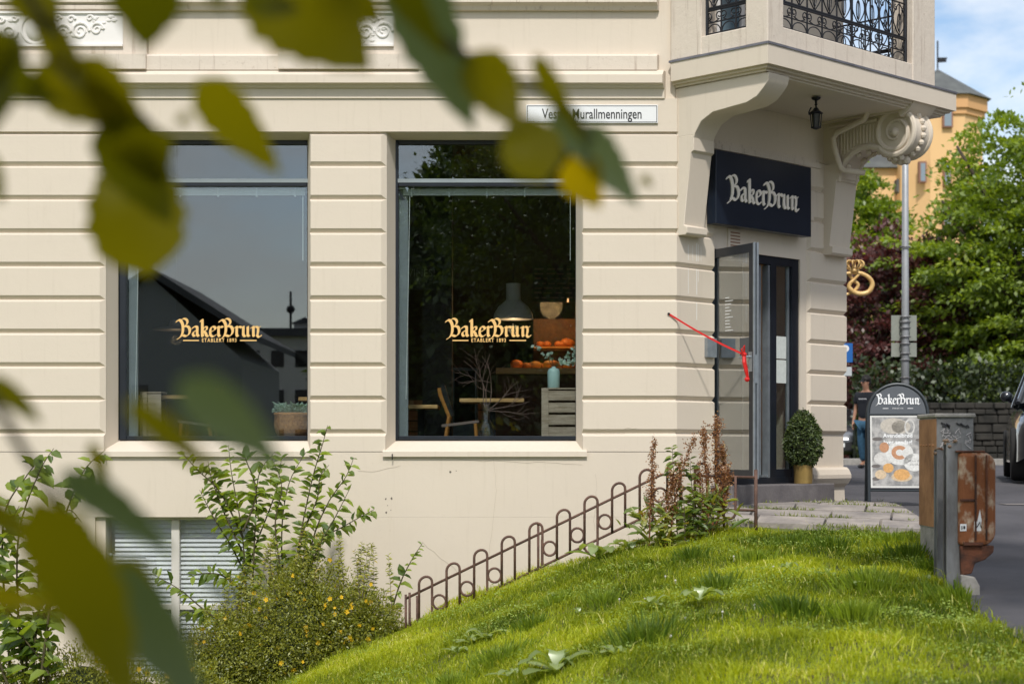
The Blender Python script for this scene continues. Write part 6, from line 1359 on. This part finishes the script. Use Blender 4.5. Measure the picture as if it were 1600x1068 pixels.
# rusty brown dock plants
LM_dock = leafmat('dock_seed', (.13, .05, .02), (.42, .20, .08), .3, cc=(.52, .36, .13), tcol=(1.4, 1.15, .7))
def dock(label, stalks, Y, seed, nl=16):
    g = np.random.default_rng(seed); b = stalks[0][0]; t = thing('dock_plant', label, 'plant', (xx(b[0], Y), Y, zz(b[1], Y)), group='brown dock plants by the fence'); mb = MB(); PP, DD = [], []
    for st in stalks:
        pts = cat_rom([tuple(P(a, c, Y + g.uniform(-.05, .05))) for a, c in st], 7); n = len(pts); mb.tube(pts, [.008 * (1.2 - .9 * i / n) for i in range(n)], 5)
        for i in range(int(n * .28), n):
            f = i / n; m = int(60 * (1.15 - f * .6)); sp2 = .034 * (1.15 - f) + .006
            if g.random() < .12: m //= 3
            for k in range(m): PP.append(np.array(pts[i]) + g.normal(0, 1, 3) * [sp2, sp2, .03]); DD.append(g.normal(0, 1, 3) + [0, 0, .4])
        for k in range(7):   # side branches
            i = int(n * g.uniform(.35, .9)); a = np.array(pts[i]); d = np.array([g.normal(0, 1), g.normal(0, .6), 1.3]); d /= np.linalg.norm(d); L_ = g.uniform(.05, .15)
            for q in range(26): s_ = g.random() * L_; PP.append(a + d * s_ + g.normal(0, .010, 3)); DD.append(g.normal(0, 1, 3))
    mb.build('stalk', mat('dock_stalk', (.22, .09, .04), .8), t); n = len(PP)
    leaves('seed_head', LM_dock, t, np.array(PP), np.array(DD), g.normal(0, 1, (n, 3)), g.uniform(.013, .024, n), g.uniform(.012, .02, n), g.random(n), diamond=True)
    n = nl * 3; a = g.uniform(0, 6.28, n); base = stalks[0][0]; x0 = xx(base[0], Y); z0 = zz(base[1], Y)
    Pq = np.stack([x0 + g.normal(0, .10, n), Y + g.normal(0, .06, n), z0 + g.uniform(.0, .42, n)], 1); D = np.stack([np.cos(a), np.sin(a) * .6 - .2, g.uniform(-.5, 1.1, n)], 1); L_ = g.uniform(.08, .22, n)
    leaves('foliage', leafmat('dock_leaf', (.08, .14, .02), (.34, .36, .07), .4, cc=(.30, .16, .06)), t, Pq, D, np.tile([.1, -.5, 1], (n, 1)) + g.normal(0, .4, (n, 3)), L_, L_ * .28, g.random(n)); return t
dock('tall single brown dock stalk, the left one of the brown plants at the fence', [[(1014, 868), (1016, 800), (1018, 750), (1022, 690)]], 16.35, 51)
dock('leaning brown dock plant between the single stalk and the thickest one', [[(1045, 868), (1052, 800), (1064, 740), (1085, 684)], [(1040, 868), (1040, 800), (1050, 760), (1052, 745)]], 16.4, 52, 22)
dock('thickest brown dock plant right beside the open door', [[(1108, 838), (1104, 760), (1100, 700), (1100, 672)], [(1112, 838), (1118, 760), (1120, 690), (1120, 656)], [(1116, 838), (1128, 770), (1130, 720), (1128, 700)], [(1105, 838), (1096, 780), (1092, 730)], [(1112, 838), (1135, 770), (1137, 730)]], 16.5, 53, 34)
Y = 16.45; t = thing('nettle_clump', 'green leafy clump with upright stems growing between the brown dock plants', 'plant', (xx(1075, Y), Y, -.85))
stemplant(t, [sp_([(1060, 860), (1056, 800), (1052, 730), (1050, 697)], Y), sp_([(1075, 860), (1085, 800), (1080, 750), (1078, 715)], Y), sp_([(1085, 850), (1095, 800), (1098, 770)], Y - .1), sp_([(1045, 860), (1035, 820), (1030, 790)], Y), sp_([(1070, 860), (1070, 810), (1068, 780)], Y - .15), sp_([(1090, 850), (1108, 810), (1115, 790)], Y - .1)], leafmat('nettle_leaf', (.05, .09, .015), (.24, .31, .06), .4, glossy=.03), .095, 61, .028, .5, .006, .42)

# ------------------------------------------------------------------ wrought fence along the slope
Yf = 16.7; fx = lambda p: xx(p, Yf); ft = thing('hoop_fence', 'low rusty brown hoop and ring fence running up the slope along the wall', 'fence', (fx(1180), Yf, -.85))
def top_(px): return 752 + (1011 - px) * .484 if px < 1034 else 741 + (px - 1034) * .03
def bot_(px): return 821 + (978 - px) * .484 if px < 1034 else 794 + (px - 1034) * .02
r = .0125
def rail(f, a, b):
    mb = MB(); pts = [(px, f(px)) for px in (a, 1033, 1035, b) if a <= px <= b]; 
    if a > 1035: pts = [(a, f(a)), (b, f(b))]
    mb.tube([P(p, q, Yf) for p, q in pts], r, 8); mb.build('rail', M['fence'], ft, smooth=True)
rail(top_, 634, 1182); rail(bot_, 634, 1182)
k = 0; px = 1139.0
while px > 625:
    sl = .484 if px < 1030 else 0; u = []; hw = 10.2
    up = px < 1120; off = -20 if up else 8
    mb = MB(); arc = []
    for a in np.linspace(math.pi, 0, 11): arc.append((px + hw * math.cos(a), top_(px) - (9 if up else 0) - hw * math.sin(a) * 1.0 - hw * math.cos(a) * sl * .3))
    if up:
        deep = (k % 2 == 1)
        pts = [(px - hw, bot_(px - hw) + (6 if deep else 0))] + arc + [(px + hw, bot_(px + hw) + (6 if deep else 0))]
        if deep: pts = pts + [(px + hw * math.cos(a), bot_(px) + 6 + hw * math.sin(a)) for a in np.linspace(0, math.pi, 9)[1:]]
    else:
        pts = [(px - hw, top_(px))] + [(px + hw * math.cos(a), bot_(px) + 4 + hw * math.sin(a)) for a in np.linspace(math.pi, 0, 9)] + [(px + hw, top_(px))]
    mb.tube([P(a, b, Yf - .012) for a, b in pts], r, 8); mb.build('hoop', M['fence'], ft, smooth=True)
    if k % 4 != 3:
        mb = MB(); cxp = px - 21.5; czp = (top_(cxp) * .42 + bot_(cxp) * .58); mb.tube([P(cxp + 10.3 * math.cos(a), czp + 11 * math.sin(a), Yf - .008) for a in np.linspace(0, 6.283, 19)[:-1]], r * .95, 8, closed=True); mb.build('ring', M['fence'], ft, smooth=True)
    px -= 43.1; k += 1
for px, t0, t1 in ((1181, 733, 838), (1131, 741, 825), (841, 818, 905), (847, 842, 905), (640, 925, 990), (652, 930, 985), (634, 928, 990)):
    mb = MB(); mb.tube([P(px, t0, Yf), P(px, t1 + 12, Yf)], .012 if px != 1181 else .017, 8); mb.build('post', M['fence'], ft, smooth=True)

# ------------------------------------------------------------------ lime tree above the camera: trunk, crown and the three hanging branches in front of the lens
LM_near = leafmat('lime_tree_leaf', (.080, .095, .003), (.25, .24, .006), .60, .4, cc=(.36, .29, .005), glossy=.012, tcol=(2.4, 1.9, .35))
LM_under = leafmat('lime_leaf_underside', (.13, .17, .08), (.24, .29, .17), .35, .5, tcol=(1.3, 1.3, .7))
lt = thing('lime_tree', 'lime tree whose blurred leafy branches hang close in front of the view', 'tree', (2.6, -1.6, Tz(2.6, 0)))
trunk(lt, 2.6, -1.6, Tz(2.6, 0) - .1, 4.2, .22, (1.4, -1.5, 4.8), (3.4, 3.2, 2.8), seed=71, nl=14)
crown('crown', LM_dark, lt, (1.4, -1.7, 5.0), (3.6, 3.1, 3.0), 520, 42, .13, seed=72, shell=.25, flat=.5)
LO = np.array(ORG[lt.name])
def nearleaf(parent, bx, by, tx, ty, wpx, d0, d1, m, tn, curl=.12):
    """one heart shaped leaf from its stalk end (bx,by) to its tip (tx,ty) at its own distance"""
    A, B = P(bx, by, d0), P(tx, ty, d1); ax = B - A; Ln = ax.length; ax.normalize(); dm = (d0 + d1) / 2
    wv = wpx / F * dm; vw = Vector((0, 1, 0)); sd_ = ax.cross(vw).normalized(); nn = sd_.cross(ax).normalized()
    V = []; I = []; nr = 12
    for i in range(nr + 1):
        t = i / nr; ws = (math.sin(math.pi * t ** .72) ** .75) * (1 - .25 * t) if 0 < t < 1 else .02
        ws *= (1 + .06 * (-1) ** i); cen = A + ax * (Ln * t) + nn * (curl * Ln * math.sin(math.pi * t))
        for q in (-1, -.55, 0, .55, 1): V.append(cen + sd_ * (q * wv * .5 * ws) - nn * (abs(q) ** 1.3 * wv * .10 * ws))
        if i:
            for q in range(4): b = (i - 1) * 5 + q; I.append((b, b + 1, b + 6, b + 5))
    o = rawmesh('leaf', m, parent, np.array([tuple(v) for v in V]) - np.array(ORG[parent.name]), np.array(I), np.full(len(V), tn), smooth=True)
    return o
def branch(pts, lv):
    mb = MB(); q = cat_rom([tuple(P(a, b, d)) for a, b, d in pts], 6); mb.tube(q, [.007 * (1.15 - .7 * i / len(q)) for i in range(len(q))], 8); b = mb.build('branch', M['stem'], lt, smooth=True)
    for v in lv: nearleaf(b, *v)
    return b
N_, U_ = LM_near, LM_under
branch([(-200, -420, 1.9), (-60, -180, 2.0), (60, 20, 2.1), (150, 120, 2.15), (230, 190, 2.2), (262, 235, 2.2)], [
    (45, 120, -95, 110, 165, 2.0, 2.1, N_, .12), (20, -45, 95, 60, 90, 2.1, 2.1, N_, .35), (60, 20, 130, 150, 60, 2.1, 2.1, N_, .5), (55, 105, 215, 195, 110, 2.1, 2.2, N_, .3), (110, 90, 235, 240, 100, 2.1, 2.2, N_, .45), (165, 180, 268, 350, 120, 2.15, 2.2, N_, .08), (232, 432, 205, 215, 170, 2.3, 2.35, N_, .6, -.12), (205, 200, 250, 290, 110, 2.1, 2.2, N_, .2),
    (215, -60, 225, 78, 150, 1.9, 2.0, N_, .02), (-30, 230, 4, 320, 40, 2.2, 2.2, N_, .3), (5, 40, -30, 230, 80, 2.0, 2.1, N_, .2), (60, 130, 150, 190, 60, 2.05, 2.1, N_, .8), (20, 120, 95, 160, 60, 1.95, 2.05, N_, .05)])
branch([(300, -420, 2.1), (480, -200, 2.2), (620, -20, 2.3), (700, 70, 2.3), (790, 110, 2.35), (870, 160, 2.35), (930, 220, 2.4)], [
    (400, -70, 578, 110, 200, 2.1, 2.15, N_, .45), (370, -20, 470, 15, 70, 2.0, 2.1, N_, .1), (500, -60, 600, 40, 90, 2.15, 2.2, N_, .3), (308, 125, 438, 272, 88, 2.2, 2.3, N_, .5), (622, -60, 742, 205, 118, 2.2, 2.35, U_, .25), (600, -60, 700, 90, 60, 2.1, 2.2, N_, .05), (738, 80, 812, 200, 96, 2.3, 2.3, N_, .6), (850, 285, 806, 180, 108, 2.3, 2.35, N_, .6, -.12), (834, 84, 912, 222, 40, 2.3, 2.35, N_, .4),
    (868, 165, 928, 262, 58, 2.35, 2.4, U_, .5), (890, 245, 938, 326, 80, 2.4, 2.45, N_, 1.0), (905, 195, 998, 322, 72, 2.4, 2.45, U_, .7), (280, 180, 297, 194, 28, 2.0, 2.0, N_, .7), (320, -40, 350, 18, 40, 2.1, 2.1, N_, .2), (1002, 275, 1020, 292, 16, 2.6, 2.6, N_, .4)])
branch([(-260, 300, 1.7), (-120, 480, 1.8), (-20, 610, 1.9), (60, 740, 1.95), (160, 860, 2.0), (260, 960, 2.0), (330, 1010, 2.0)], [
    (-20, 588, 66, 662, 40, 2.2, 2.2, N_, .3), (280, 590, 448, 735, 96, 1.45, 1.5, U_, .4, .1), (195, 625, 345, 745, 52, 1.6, 1.6, N_, .35), (95, 735, 275, 870, 66, 1.9, 2.0, U_, .0), (52, 775, 215, 1120, 145, 1.65, 1.7, N_, .25), (-60, 925, 110, 952, 46, 1.9, 1.9, N_, .7), (150, 880, 320, 1110, 120, 1.85, 1.9, U_, .0), (-40, 780, 60, 850, 50, 2.0, 2.0, N_, .2), (180, 870, 260, 960, 60, 1.95, 2.0, N_, .2), (140, 690, 170, 760, 26, 2.3, 2.3, N_, .3)])
